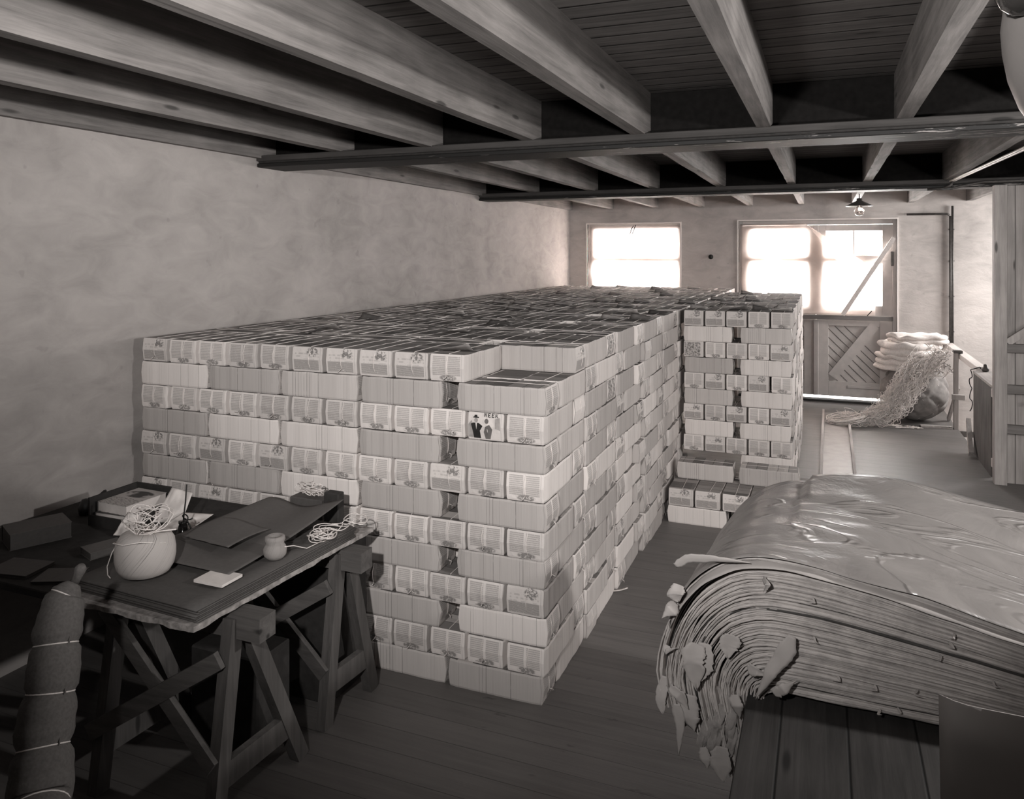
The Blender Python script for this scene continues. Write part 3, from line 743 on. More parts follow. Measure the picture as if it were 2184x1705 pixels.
# rear block standing out to the right
RX0, RX1 = -1.085, -.235
rc = [RX0+(RX1-RX0)*(i+.5)/5*1.0 for i in range(5)]
for k in range(1, 13):
    z = (k-1)*BH; y = YT; j = 0; odd = k % 2
    while y < 9.6:
        srow = (j % 2 == 0) if not odd else (j % 2 == 1); dep = BL if srow else BW+.004; yc = y+dep/2
        top = k == 12; front = j == 0 and k >= 4
        if srow:
            for i, x in enumerate(rc):
                fcs = ('f' if front else '')+('r' if i == 4 else '')+('t' if top else '')
                if not fcs: continue
                kd = random.choice(['columns', 'columns', 'picture']) if front else None
                if front and k == 10 and i == 0: kd = 'photo'
                if front: lab = 'printed bundle end, %s from left in %s row up, rear block front' % (ORD[i+1], ORD[k])
                elif top: lab = 'top-layer bundle on rear block, %s course back, %s from left' % (ORD[j+1], ORD[i+1])
                else: lab = 'rear block bundle on the door side, %s course back, %s row up' % (ORD[j+1], ORD[k])
                item(x+(rnd(-.004, .008) if i == 4 else 0), yc+(rnd(-.005, .005) if front else 0), z, 'Y', BL, lab, 'magazine bundles in the rear block', fcs, kd, flap=top and random.random() < .3, sy=.885)
        else:
            for i, x in enumerate((RX0+.201, RX1-.203)):
                fcs = ('f' if front else '')+('r' if i == 1 else '')+('t' if top else '')
                if not fcs: continue
                if front: lab = '%s long bundle showing page edges, %s row up, rear block front' % (('left', 'right')[i], ORD[k])
                elif top: lab = '%s crosswise top bundle on rear block, %s course back' % (('left', 'right')[i], ORD[j+1])
                else: lab = 'rear block bundle with end on door side, %s course back, %s row up' % (ORD[j+1], ORD[k])
                item(x+rnd(-.006, .006), yc+(rnd(-.005, .005) if front else 0), z, 'X', .39, lab, 'magazine bundles in the rear block', fcs, None, flap=top and random.random() < .3)
        y += dep+.003; j += 1
# low step before the rear block: one long row, one row of ends, two bundles set back on top
SX0 = -1.09
for i, x in enumerate((SX0+.215, SX0+.215+.50)):
    item(x, 5.78+.096, 0, 'X', .43, '%s long bundle at floor level in the low step' % ('left', 'right')[i], 'magazine bundles of the low step', 'f')
    item(x, 5.78+.296, 0, 'X', .43, '%s hidden bundle at floor level behind the step front' % ('left', 'right')[i], 'magazine bundles of the low step', '')
for i in range(5):
    x = SX0+.098+i*.196
    item(x, 5.78+.22, BH, 'Y', BL, 'bundle with sketched end, %s from left on top of the low step' % ORD[i+1], 'magazine bundles of the low step', 'ft', 'picture')
    item(x, 6.325, BH, 'Y', .205, 'bundle lying behind, %s from left on the low step' % ORD[i+1], 'magazine bundles of the low step', 't')
for i, x in enumerate((SX0+.235, SX0+.70)):
    item(x, 6.16, 2*BH, 'X', .43, '%s bundle set back on top of the low step' % ('left', 'right')[i], 'magazine bundles of the low step', 'ft')
items.sort(key=lambda q: -q['area'])
N_IND = 298
stuff = B(); stuff_mats = [M['pages'], M['tops'], M['cov_columns'], M['cov_picture'], M['cov_photo'], M['cov_plain'], M['string']]
kidx = {'columns': 2, 'picture': 3, 'photo': 4, 'plain': 5}
random.seed(99)
proto = {}
uvl = stuff.loops.layers.uv.verify(); cl = stuff.loops.layers.color.new('rnd')
def join_in(me, mat, remap):
    n0 = len(stuff.faces); stuff.from_mesh(me); stuff.faces.ensure_lookup_table()
    vs = set()
    for f in stuff.faces[n0:]:
        f.material_index = remap(f.material_index); vs.update(f.verts)
    bmesh.ops.transform(stuff, matrix=mat, verts=list(vs))
for n, q in enumerate(items):
    v = random.randrange(NV); me = BMESH[q['kind']][v]
    if n < N_IND:
        o = bpy.data.objects.new('magazine_bundle', me); COL.objects.link(o)
        o.location = (q['x'], q['y'], q['z']); o.rotation_euler = (0, 0, q['rz']); o.scale = (q['sx'], q['sy'], 1)
        tag(o, q['lab'], 'magazine bundle', q['grp'])
        s = bpy.data.objects.new('string', SM[random.randrange(6)]); COL.objects.link(s); s.parent = o
        if q['flap']:
            s = bpy.data.objects.new('loose_cover', FM[random.randrange(6)]); COL.objects.link(s); s.parent = o
            if random.random() < .5: s.rotation_euler = (0, 0, PI)
        if q.get('week'): week_item = o
    else:
        mat = Matrix.Translation((q['x'], q['y'], q['z'])) @ Matrix.Rotation(q['rz'], 4, 'Z') @ Matrix.Diagonal((q['sx'], q['sy'], 1, 1))
        kk = kidx[q['kind']]
        join_in(me, mat, lambda i: i if i < 2 else kk)
        if q['area'] > 0:
            join_in(SM[random.randrange(6)], mat, lambda i: 6)
            if q['flap']: join_in(FM[random.randrange(6)], mat, lambda i: 1)
print('BUNDLES', len(items), 'smallest individual', items[N_IND-1]['area'] if len(items) > N_IND else 0)
o = obj('distant_magazine_bundles', stuff, stuff_mats); o['kind'] = 'stuff'
tag(o, 'remaining far magazine bundles making up the back of the big pile', 'magazine bundles')
# loose scraps by the pile
# the cartoon cover turned outward: man in hat and dark suit, woman beside him
if week_item:
    wk = week_item; ye = -BL/2-.010   # local -x end faces the room
    def flat(name, polys, m, off=0.):
        bm = B()
        for P in polys:
            # P in cover coords (u 0..1, v 0..1)
            a = [bm.verts.new((-BL/2+.0095-.0095*(1-(2*min(max(v_, 0), 1)-1)**2)-off-.0005, -(u_-.5)*BW, v_*(BH-.003))) for u_, v_ in P]
            f = bm.faces.new(a)
            r = bmesh.ops.extrude_face_region(bm, geom=[f]); bmesh.ops.translate(bm, vec=(-.0006, 0, 0), verts=[e for e in r['geom'] if isinstance(e, bmesh.types.BMVert)])
        bmesh.ops.recalc_face_normals(bm, faces=bm.faces)
        return obj(name, bm, m, wk)
    def el(cu, cv, ru, rv, n=14): return [(cu+ru*math.cos(2*PI*i/n), cv+rv*math.sin(2*PI*i/n)) for i in range(n)]
    ig = plain('ink_grey', .30, .7); flat('printed_background', [[(.06, .08), (.06, .55), (.14, .7), (.2, .5), (.2, .08)]], ig); flat('printed_foliage', [[(.75, .45), (.74, .8), (.86, .85), (.88, .4)]], ig)
    flat('printed_woman', [[(.46, .30), (.50, .05), (.62, .05), (.68, .42), (.60, .58), (.50, .50)], el(.53, .70, .05, .09)], plain('ink_mid', .13, .7), .0008)
    flat('printed_man', [[(.13, .58), (.18, .30), (.20, .06), (.38, .06), (.36, .34), (.43, .52), (.33, .62), (.2, .62)], [(.19, .80), (.33, .80), (.33, .83), (.29, .84), (.28, .90), (.22, .90), (.21, .84), (.18, .82)]], plain('ink_black', .02, .7), .0012)
    flat('printed_shirt', [[(.25, .62), (.29, .62), (.275, .38)]], M['paper_white'], .002); flat('printed_face', [el(.26, .72, .045, .08)], ig, .002)
    def letters(word, u0, v0, h, wd, m):
        polys = []
        F = {'W': [[(0, 1), (.2, 1), (.32, .3), (.25, 0), (.2, 0)], [(.5, .8), (.32, 0), (.25, 0), (.42, 1), (.56, 1)], [(.45, 1), (.6, 1), (.72, .0), (.64, 0)], [(1, 1), (.88, 1), (.64, 0), (.72, 0)]],
             'E': [[(.1, 0), (.35, 0), (.35, 1), (.1, 1)], [(.35, 0), (.9, 0), (.9, .2), (.35, .14)], [(.35, .86), (.9, .8), (.9, 1), (.35, 1)], [(.35, .43), (.7, .4), (.7, .6), (.35, .57)]],
             'K': [[(.1, 0), (.35, 0), (.35, 1), (.1, 1)], [(.35, .4), (.8, 1), (.95, 1), (.45, .36)], [(.42, .52), (.55, .56), (1, 0), (.75, 0)]]}
        for i, ch in enumerate(word):
            for P in F[ch]: polys.append([(u0+(i+a*.85)*wd, v0+b*h) for a, b in P])
        return flat('cover_lettering', polys, m, .0012)
    letters('WEEK', .46, .845, .145, .095, M['black'])
# scraps of paper and string ends on the floor beside the pile
for i, (px, py, ln, an) in enumerate(((1317, 1262, .13, 38), (1293, 1228, .10, 50), (1262, 1302, .07, 35))):
    x, y = at(px, py, 0); bm = B()
    def f(a, b, ln=ln, i=i): return ((a-.5)*ln, (b-.5)*.018, .004+.012*a*a+.002*math.sin(a*6+i))
    sheet(bm, f, 8, 1, .0005)
    tag(obj('paper_strip', bm, M['paper_white'], loc=(x, y, 0), rot=(0, 0, R(an))), ('broad pale paper strip lying on floor beside the pile', 'narrow paper strip against the foot of the pile', 'smallest paper scrap nearest the camera at the pile foot')[i], 'paper strip', 'paper strips on the floor')
# ================================================================== PAPER BALE ON THE RIGHT TABLE
TZ = .75
tb = thing('packing_table', 'dark plank topped table under the sagging pile of paper', 'table', (.55, 2.1, 0))
def tbx(name, x0, x1, y0, y1, z0, z1, m):
    bm = B(); L = tb.location; box(bm, x0-L.x, x1-L.x, y0-L.y, y1-L.y, z0, z1, bev=.003); return obj(name, bm, m, tb)
tbx('tabletop', -.205, 1.7, .95, 3.12, TZ-.045, TZ, M['darkwood'])
for x in (-.12, 1.55):
    for y in (1.02, 2.98): tbx('leg', x, x+.08, y, y+.08, 0, TZ-.047, M['dark'])
tbx('apron', -.10, 1.6, 3.02, 3.05, TZ-.16, TZ-.047, M['dark']); tbx('apron', -.10, -.07, 1.12, 2.96, TZ-.16, TZ-.047, M['dark'])
bale = thing('paper_bale', 'big sagging pile of torn packing paper drooping over the right table', 'paper pile', (.2, 2.65, TZ))
def paper_mat(name, g, shine=.7, nzs=.25):
    t = T(name); v = t.coord(); uv = t.coord('UV')
    s = t.sep(uv)
    a = t.noise(t.comb(t.math('MULTIPLY', s[0], 6.), t.math('MULTIPLY', s[1], 60.)), 1., 6., .7, .4)
    b = t.noise(v, 26., 5., .65)
    f = t.math('ADD', t.math('MULTIPLY', a, .6), t.math('MULTIPLY', b, .4))
    t.col(t.ramp(f, [(.36, g*(1-nzs*1.6)), (.5, g), (.64, g*(1+nzs))]), shine, .3); t.bump(t.math('ADD', a, b), .8, .006)
    return t.m
M['kraft'] = paper_mat('torn_sheet_edges', .37)
M['kraft_dark'] = paper_mat('dark_sheet_edges', .05)
t = T('wrapping_sheet'); v = t.coord()
cr = t.noise(t.mapping(v, (1.2, 3.2, 1)), 1.6, 3., .5, 1.2); cr2 = t.noise(v, 5., 5., .6, .6)
rid = t.math('SUBTRACT', 1., t.smooth(t.math('ABSOLUTE', t.math('SUBTRACT', cr, .5)), 0., .045))
t.col(t.ramp(cr2, [(.3, .15), (.7, .20)]), .36, .5); t.bump(t.math('ADD', t.math('MULTIPLY', rid, .5), t.math('MULTIPLY', cr2, .8)), .55, .02); M['wrap'] = t.m
M['torn'] = plain('torn_paper', .27, .7, nz=.12, scale=14)
YB0, YB1 = 2.28, 3.06
bo = bale.location
def bale_pt(tt, s, yv, jit=0.):
    """tt: height of the sheet in the pile 0..1, s: arc length from the table middle outward to the left"""
    f = yv                              # 0 front .. 1 back
    H = .025+.365*tt
    xc = -.125+.07*f; rx = .030+.30*tt**.85; rz = H
    flat_end = xc
    Lf = 1.75 - xc
    if s < Lf:
        x = 1.75-s
        dx = max(0, x-xc)
        z = H - tt*(.25-.17*f)*(math.sqrt(dx*dx+.04)-.2)
        z += f*tt*(.055*math.exp(-((x-.22)/.3)**2))
        return Vector((x, 0, z))
    a = (s-Lf); q = .5*PI*(rx*.45+rz*.75)*.95
    if a < q:
        th = a/q*PI/2
        return Vector((xc-rx*math.sin(th)**.9 if th > 0 else xc, 0, rz*math.cos(th)**1.05 if th < PI/2-.001 else 0)) + Vector((0, 0, 0))
    b = a-q
    return Vector((xc-rx+ (.22*b if tt > .3 else .10*b)+.05*b*b, 0, -b))
def bale_len(tt):
    H = .025+.365*tt; rx = .030+.30*tt**.85
    q = .5*PI*(rx*.45+H*.75)*.95
    return 1.875, q
random.seed(21)
NLAY = 84
stack = B(); uvl = stack.loops.layers.uv.verify()
def layer(bm, tt, th, y0, y1, tail, seed, mi=0, nseg=46, wob=.0):
    Lf, q = bale_len(tt); S = Lf+q+tail; rows = []
    for i in range(nseg+1):
        a = i/nseg; s = .2+(S-.2)*a
        P = bale_pt(tt, s, 0); Pb = bale_pt(tt, s, 1)
        d = (bale_pt(tt, s+.01, 0)-bale_pt(tt, s-.01, 0)); n = Vector((d.z, 0, -d.x)); n = n.normalized() if n.length else Vector((0, 0, 1))
        n = -n if (n.z < 0 and s < Lf) else n
        if s >= Lf and n.x > 0: n = -n
        edge = .004*nz(s*9, seed)+.0025*nz(s*33, seed, 4)
        arc = max(0, min(1, (s-Lf+.1)/.3)); edge += arc*(.016*nz(seed*2.1, s*2.5, 1)+.006*nz(s*14, seed, 2)); lift = (.0025+.006*arc)*nz(s*5, seed*1.7, 7)+.010*arc*max(0, s-Lf-.35)*nz(seed*1.3, 5)*4
        ya = y0+edge-.0; yb = y1+.012*nz(s*5, seed+20)
        fa = n*(th+lift); ba = n*lift
        rows.append([bm.verts.new(p) for p in ((P.x+ba.x, ya, P.z+ba.z), (P.x+fa.x, ya-.001, P.z+fa.z), (Pb.x+fa.x, yb, Pb.z+fa.z), (Pb.x+ba.x, yb, Pb.z+ba.z))])
        rows[-1].append(s)
    for p, r in zip(rows, rows[1:]):
        for a in range(4):
            b = (a+1) % 4
            f = bm.faces.new((p[a], r[a], r[b], p[b])); f.material_index = mi; f.smooth = (a == 1)
            vv = {0: (tt, tt+.018), 1: (.0, 1.), 2: (tt, tt+.02), 3: (0, 1)}[a]
            for l, uv in zip(f.loops, ((p[4], vv[0]), (r[4], vv[0]), (r[4], vv[1]), (p[4], vv[1]))): l[uvl].uv = uv
    bm.faces.new(rows[0][:4]).material_index = mi; bm.faces.new(rows[-1][:4][::-1]).material_index = mi
for i in range(NLAY):
    tt = (i+.5)/NLAY
    tail = .10+.16*(1-tt)**.7*(1 if tt > .08 else .3)+rnd(-.035, .05)
    if tt > .5: tail = .10+.05*rnd(-1, 1)
    if tt < .34: tail = .17+.10*rnd(-1, .8)
    dark = 1 if (.90 < tt < .955 or random.random() < .05) else 0
    yj = rnd(-.008, .006) + (.035 if .90 < tt < .955 else 0) + (.012 if random.random() < .15 else 0)
    layer(stack, tt, .0036+rnd(-.0012, .0008), YB0+yj, YB1+rnd(-.02, .02), tail, i*3.3, dark)
for v_ in stack.verts: v_.co -= Vector((bo.x, bo.y, 0))
bmesh.ops.recalc_face_normals(stack, faces=stack.faces)
obj('sheet_stack', stack, [M['kraft'], M['kraft_dark']], bale)
# top wrapping sheet
bm = B()
def topf(u, v):
    Lf, q = bale_len(1.); s = .2+(Lf+q*.62-.2)*u
    y = YB0-.012+(YB1-YB0+.03)*v
    P0 = bale_pt(1., s, v); 
    cut = 0
    wr = .006*nz(P0.x*1.6, y*5., 3)+.004*nz(P0.x*3+y*3, y*12, 5)+.0015*nz(P0.x*12, y*24, 8)
    h = .012+wr+(.012*math.exp(-((v)/.05)**2)*nz(s*5, 2))
    y -= .016*abs(nz(s*4, 12))*(1-v)
    nrm = Vector((0, 0, 1)) if s < Lf else Vector((-math.sin((s-Lf)/q*PI/2), 0, math.cos((s-Lf)/q*PI/2)))
    P = P0+nrm*h
    return (P.x-bo.x, y-bo.y, P.z)
sheet(bm, topf, 110, 44, .0012); obj('top_sheet', bm, M['wrap'], bale, True)
# second curled sheet showing just under it at the front edge
bm = B()
def f2(u, v):
    Lf, q = bale_len(.98); s = 1.15+(Lf+q*.7-1.15)*u
    P = bale_pt(.985, s, 0); return (P.x-bo.x-.006*v, YB0-.022+.05*v-.012*abs(nz(s*7, 3))-bo.y, P.z+.006-.016*(1-v)**2+.004*nz(s*9, v))
sheet(bm, f2, 50, 5, .0008); tag(obj('curled_edge', bm, M['torn'], bale, True), 'pale curled edge of the second sheet')
# torn strips hanging off the left end and inside the fold
def torn(pts, w0, w1, name='torn_strip', tw=0., m='torn', y=0.):
    """a ragged flag of paper hanging along pts: jagged independent edges, one soft crease, pointed end"""
    bm = B(); n = 22; P = [Vector(p) for p in pts]
    def ev(u):
        k = u*(len(P)-1); i = min(int(k), len(P)-2); return P[i].lerp(P[i+1], k-i)
    def f(u, v):
        c = ev(u); d = (ev(min(1, u+.25))-ev(max(0, u-.25))).normalized()
        side = d.cross(Vector((0, -1, 0)).lerp(Vector((.6, -.6, .2)), tw)).normalized()
        wd = w0+(w1-w0)*u
        env = (.55+.45*min(1, u*5))*(1 if u < .55 else max(.03, ((1-u)/.45)**.8))
        l = -.5*env*(1+.5*nz(y*3.1, u*2.5)+.30*nz(y, u*13)); r = .5*env*(1+.5*nz(y*5.3, u*2.5, 4)+.30*nz(y, u*13, 6))+.25*(1-env)*nz(y*2.7, 1)
        p = c+side*(l+(r-l)*v)*wd
        p.y += -.35*wd*abs(v-.45)*(.3+.7*u)*(1 if int(y) % 2 else -.8)-.006-.25*wd*u*nz(y, 3)
        return (p.x-bo.x, p.y-bo.y, p.z)
    sheet(bm, f, n, 5, .0004)
    return obj(name, bm, M[m], bale, False)
def pz(px, py, Y=2.26):                 # point on the plane y=Y, height relative to the table
    u = (px-CX)/FPX; d = Y/(CT+u*ST); return (d*(-ST+u*CT), Y, CAMZ-(py-HOR)/FPX*d-TZ)
F = 2.255
torn([pz(1560, 1352, F), pz(1556, 1375, F), pz(1554, 1402, F)], .075, .03, y=1)
torn([pz(1690, 1355, F-.01), pz(1672, 1400, F-.02), pz(1640, 1440, F-.03), pz(1612, 1490, F-.02)], .038, .042, y=2, tw=.2)
torn([pz(1490, 1372, F), pz(1480, 1410, F-.015), pz(1488, 1468, F)], .07, .06, y=3)
torn([pz(1505, 1370, F+.01), pz(1500, 1420, F), pz(1495, 1450, F)], .06, .04, y=13)
torn([pz(1445, 1500, F), pz(1450, 1545, F), pz(1448, 1610, F)], .035, .02, y=4)
torn([pz(1430, 1462, F), pz(1450, 1480, F-.01), pz(1470, 1510, F)], .04, .03, y=5)
torn([pz(1442, 1285, F), pz(1432, 1300, F-.02), pz(1412, 1318, F-.03)], .035, .03, y=6)
torn([pz(1448, 1245, F), pz(1442, 1265, F-.02), pz(1450, 1280, F-.01)], .04, .05, y=7)
torn([pz(1500, 1592, F+.01), pz(1507, 1620, F), pz(1508, 1640, F)], .03, .03, y=8)
torn([pz(1540, 1590, F+.01), pz(1538, 1630, F), pz(1545, 1664, F)], .065, .04, y=9)
torn([pz(1568, 1480, F-.01), pz(1572, 1505, F-.02), pz(1578, 1532, F)], .035, .03, y=10)
torn([pz(1595, 1425, F-.01), pz(1615, 1430, F-.02), pz(1640, 1440, F-.01)], .035, .02, y=11)
torn([pz(1650, 1478, F-.02), pz(1670, 1470, F-.03), pz(1700, 1450, F-.01)], .03, .02, y=12)
torn([pz(1470, 1480, F+.01), pz(1468, 1530, F), pz(1482, 1560, F)], .06, .05, y=14)
torn([pz(1418, 1440, F+.03), pz(1412, 1490, F+.02), pz(1415, 1520, F+.02)], .03, .03, y=15)
torn([pz(1440, 1205, F-.0), pz(1465, 1190, F-.01), pz(1520, 1192, F-.01), pz(1600, 1200, F-.005)], .03, .022, y=16)
torn([pz(1628, 1232, F+.01), pz(1638, 1245, F-.02), pz(1628, 1262, F-.005)], .022, .008, y=17)
torn([pz(1425, 1375, F+.01), pz(1420, 1390, F), pz(1445, 1380, F)], .022, .01, y=18)
for i in range(16):
    a = rnd(0, 1); x0 = rnd(1500, 1600); y0 = 1500+rnd(-10, 60); torn([pz(x0, y0, F+.03), pz(x0-12, y0+45, F+.02), pz(x0-rnd(5, 25), y0+rnd(60, 95), F+.03)], rnd(.015, .03), .015, y=20+i, m='kraft')
for i in range(14):      # short fibres and nicks along the sawn face
    px = rnd(1620, 2150); k = rnd(.15, .9); py = 1240+(px-1800)*.27+(300*k) ; 
    a = pz(px, py, F+.012); torn([a, (a[0]+rnd(-.01, .01), a[1]-.012, a[2]-.008), (a[0]+rnd(-.02, .02), a[1]-.010, a[2]-rnd(.008, .015))], .007, .004, y=60+i, name='frayed_edge')
# dark board standing in front of the bale
bm = B()
def bf(u, v):
    x = .198+.9*u; y = 1.575+.06*v; z = TZ+.003+.415*v
    if u < .06: y -= -.02*(1-u/.06)**2
    return (x, y-.004*math.sin(u*9), z)
sheet(bm, bf, 40, 6, .004)
tag(obj('card_board', bm, plain('standing_card', .22, .6, nz=.08, scale=8), smooth=True), 'dark plain sheet of board standing upright before the paper pile', 'board')

# ================================================================== TRESTLE TABLE ON THE LEFT
TT = .80
wt = thing('trestle_table', 'rough worktable on two trestles covered with dark cardboard', 'table', (-2.22, 2.45, 0))
def wb(name, x0, x1, y0, y1, z0, z1, m, bev=.003):
    bm = B(); L = wt.location; box(bm, x0-L.x, x1-L.x, y0-L.y, y1-L.y, z0, z1, bev=bev); return obj(name, bm, m, wt)
# chipped board top
bm = B(); L = wt.location
def jag(n, a, b):
    return [a+(b-a)*i/n for i in range(n+1)]
x0, x1, y0, y1 = -2.60, -1.912, 2.0, 3.04
ring = [(x, y0+.008*nz(x*14, 3)+rnd(-.0015, .0015)) for x in jag(60, x0, -1.958)]+[(-1.958+.045*(y-y0)+.006*nz(y*14, 8)+rnd(-.0015, .0015), y) for y in jag(60, y0, y1)[1:]]+[(x1, y1)]+[(x0, y1)]
lo = [bm.verts.new((x-L.x, y-L.y, TT-.070+.006*nz(x*12, y*12))) for x, y in ring]; hi = [bm.verts.new((x-L.x, y-L.y, TT-.052)) for x, y in ring]
bm.faces.new(hi); bm.faces.new(lo[::-1])
for i in range(len(ring)): k = (i+1) % len(ring); bm.faces.new((lo[i], lo[k], hi[k], hi[i]))
obj('tabletop', bm, M['rough_edge'], wt)
def trestle(yc, splay, name='trestle'):
    hh = TT-.078
    tops = []
    for x in (-2.50, -1.955):
        wood_bar = lambda nm, p, q, a, b, up, m='trestle': (lambda bm: (bar(bm, Vector(p)-L, Vector(q)-L, a, b, up), obj(nm, bm, M[m], wt)))(B())
        wood_bar('leg', (x, yc-.03, hh-.02), (x+.0, yc-.13, .0), .06, .045, (1, 0, 0))
        wood_bar('leg', (x, yc+.05, hh-.10), (x+.02, yc+splay, .0), .06, .045, (1, 0, 0))
        wood_bar('stretcher', (x, yc-.10, .17), (x+.02, yc+splay-.06, .17), .03, .09, (0, 0, 1), 'trestle')
    bmx = B(); bar(bmx, Vector((-2.62, yc, hh-.046))-L, Vector((-1.83, yc, hh-.046))-L, .085, .085, (0, 0, 1)); obj('trestle_beam', bmx, M['trestle_x'], wt)
    bmx = B(); bar(bmx, Vector((-2.53, yc-.08, hh-.06))-L, Vector((-1.955, yc-.13, hh-.50))-L, .022, .06, (0, 0, 1)); obj('cross_brace', bmx, M['trestle_x'], wt)
    bmx = B(); bar(bmx, Vector((-2.53, yc-.14, hh-.50))-L, Vector((-1.955, yc-.10, hh-.14))-L, .022, .06, (0, 0, 1)); obj('cross_brace', bmx, M['trestle_x'], wt)
trestle(2.22, .32); trestle(2.86, .20)
def sheets(name, n, cx, cy, wx, wy, z, th, m, label, jit=.01):
    t_ = thing(name, label, 'cardboard', (cx, cy, z))
    for i in range(n):
        bm = B(); rx, ry = rnd(-jit, jit), rnd(-jit, jit)
        def f(u, v, i=i): return ((u-.5)*wx+rx, (v-.5)*wy+ry, i*th+.0008+th*.85+.0015*nz(u*3, v*3, i))
        sheet(bm, f, 8, 8, th*.82); obj('card_sheet', bm, m, t_, True)
    return t_
sheets('cardboard_stack', 7, -2.246, 2.48, .62, .88, TT-.0515, .0070, M['card'], 'stack of dark cardboard sheets covering the trestle table top', .008).rotation_euler.z = R(-3)
ZT = TT+.0015
# large curled sheet
bm = B()
def cs(u, v):
    x = -2.50+.47*u+(.06*v-.03)*(1-u); y = 2.27+.73*v-.02*u
    z = ZT+.018+.015*math.sin(u*3)*v + .055*max(0, u-.6)**2*6*v**2 + .015*v*math.sin(u*8+1)*(v > .0)
    return (x, y, z)
sheet(bm, cs, 30, 26, .003); tag(obj('curled_card', bm, M['card2'], smooth=True), 'large loose dark card with its far right corner curling up', 'cardboard')
bm = B()
def cs2(u, v):
    x = -2.44+.28*u; y = 2.44+.20*v-.05*u*(1-v)
    return (x, y, ZT+.05+.03*v*(1-v)+.01*math.sin(u*5)*v-.012*(1-v)*(1-u)+.004*nz(u*9, 3)*(v < .1))
sheet(bm, cs2, 18, 10, .002); tag(obj('torn_card', bm, M['card2'], smooth=True), 'small torn dark card lying beside the big twine ball', 'cardboard')
bm = B(); box(bm, -2.12, -1.99, 2.17, 2.275, ZT+.006, ZT+.016); nb = tag(obj('notebook', bm, M['paper_white'], rot=None), 'thin pale notepad sticking out under the loose card', 'notepad')
bm = B(); box(bm, -2.11, -2.0, 2.18, 2.25, ZT+.0005, ZT+.0055); obj('cover', bm, M['card'], nb)
# big ball of twine
def twine_mat(name, g):
    t = T(name); v = t.coord('Object'); s = t.sep(v)
    ang = t.math('ARCTAN2', s[1], s[0])
    k = t.math('ADD', t.math('MULTIPLY', ang, 3.2), t.math('MULTIPLY', s[2], -26.))
    n = t.noise(t.comb(t.math('MULTIPLY', k, 9.), t.math('MULTIPLY', s[2], 3.)), 1., 3., .7)
    d = t.smooth(n, .33, .43)
    w_ = t.node('ShaderNodeTexWave'); w_.inputs['Scale'].default_value = 9.; t.put(w_.inputs['Vector'], t.comb(k, 0., 0.))
    c = t.mix(t.math('MULTIPLY', w_.outputs['Fac'], .35), grey(g), grey(g*.6)); c = t.mix(d, grey(g*.25), c)
    t.col(c, .9, .1); t.bump(t.math('ADD', w_.outputs['Fac'], d), .5, .002); return t.m
def loops(bm, c, rx, ry, rz, n, r, seed, turns=2.2, pts=26):
    random.seed(seed)
    for i in range(n):
        ph = rnd(0, 6.28); tl = rnd(-1.2, 1.2); sc_ = rnd(.35, .9); o = Vector((rnd(-.5, .5)*rx, rnd(-.5, .5)*ry, rnd(.0, .5)*rz)); P = []
        for k in range(pts):
            a = k/(pts-1)*turns*PI; q = Vector((math.cos(a+ph)*rx*sc_, math.sin(a+ph)*ry*sc_, (math.sin(a*1.0+tl)*.5+.5)*rz*sc_))
            q += Vector((nz(a*.6, seed+i), nz(a*.6, seed+i+9), nz(a*.6, seed+i+17)))*rx*.35
            q = q+o; q.z = max(q.z, 0.002)
            P.append(Vector(c)+q)
        tube(bm, P, r, 4)
bt = thing('twine_ball', 'big pale ball of twine with a tangle of loops on top', 'twine', (-2.355, 2.172, ZT))
bm = B(); prof = [(0, .0), (.06, .001), (.086, .012), (.100, .035), (.106, .065), (.106, .095), (.101, .125), (.086, .150), (.06, .160), (.03, .155), (0, .145)]
lathe(bm, prof, 40); obj('wound_body', bm, twine_mat('wound_twine', .52), bt, True)
bm = B(); loops(bm, (-.01, 0, .145), .075, .07, .095, 12, .0022, 5)
tube(bm, [(-.10, -.02, .13), (-.112, -.05, .08), (-.125, -.06, .03), (-.11, -.07, .004), (-.08, -.085, .004)], .0018, 5)
tube(bm, [(.10, .0, .13), (.06, -.08, .152), (0, -.1, .14), (-.06, -.09, .135), (-.1, -.03, .12)], .0022, 5)
tube(bm, [(-.11, -.01, .19), (-.07, -.03, .18), (0, -.03, .15), (.07, 0, .168), (.12, .03, .172)], .003, 5)
obj('loose_loops', bm, M['string'], bt)
sb = thing('twine_ball', 'small tubby twine ball near the right edge of the table', 'twine', (-2.0, 2.47, ZT))
bm = B(); lathe(bm, [(0, .0), (.03, .002), (.043, .018), (.045, .04), (.037, .055), (.033, .062), (.039, .075), (.037, .088), (.025, .092), (.018, .075), (0, .07)], 28); obj('wound_body', bm, twine_mat('wound_twine_small', .33), sb, True)
bm = B(); tube(bm, [(.035, .0, .05), (.05, .05, .04), (.06, .12, .006), (.075, .2, .01)], .0022, 5); obj('loose_end', bm, M['string'], sb)
def hank(c, rx, ry, rz, n, label, seed, r=.0024):
    bm = B(); loops(bm, (0, 0, 0), rx, ry, rz, n, r, seed)
    return tag(obj('twine_tangle', bm, M['string'], loc=c), label, 'twine')
hank((-1.975, 2.74, ZT), .065, .09, .03, 9, 'tangle of pale twine on the right rear corner of the table', 31)
hank((-1.93, 2.90, ZT), .06, .07, .02, 3, 'few loose twine loops at the very back corner of the table', 37)
hank((-2.27, 3.06, TT+.045), .075, .03, .05, 10, 'hank of pale twine heaped behind the curled card', 33)
bm = B(); box(bm, -2.16, -2.08, 3.01, 3.06, TT-.051, TT+.088, bev=.004); tag(obj('dark_block', bm, M['dark']), 'small dark upright box behind the curled card corner', 'box')
bm = B(); box(bm, -2.36, -2.18, 3.02, 3.10, TT-.051, TT+.043, bev=.004); tag(obj('low_box', bm, M['card']), 'low dark box under the hank at the table back', 'box')
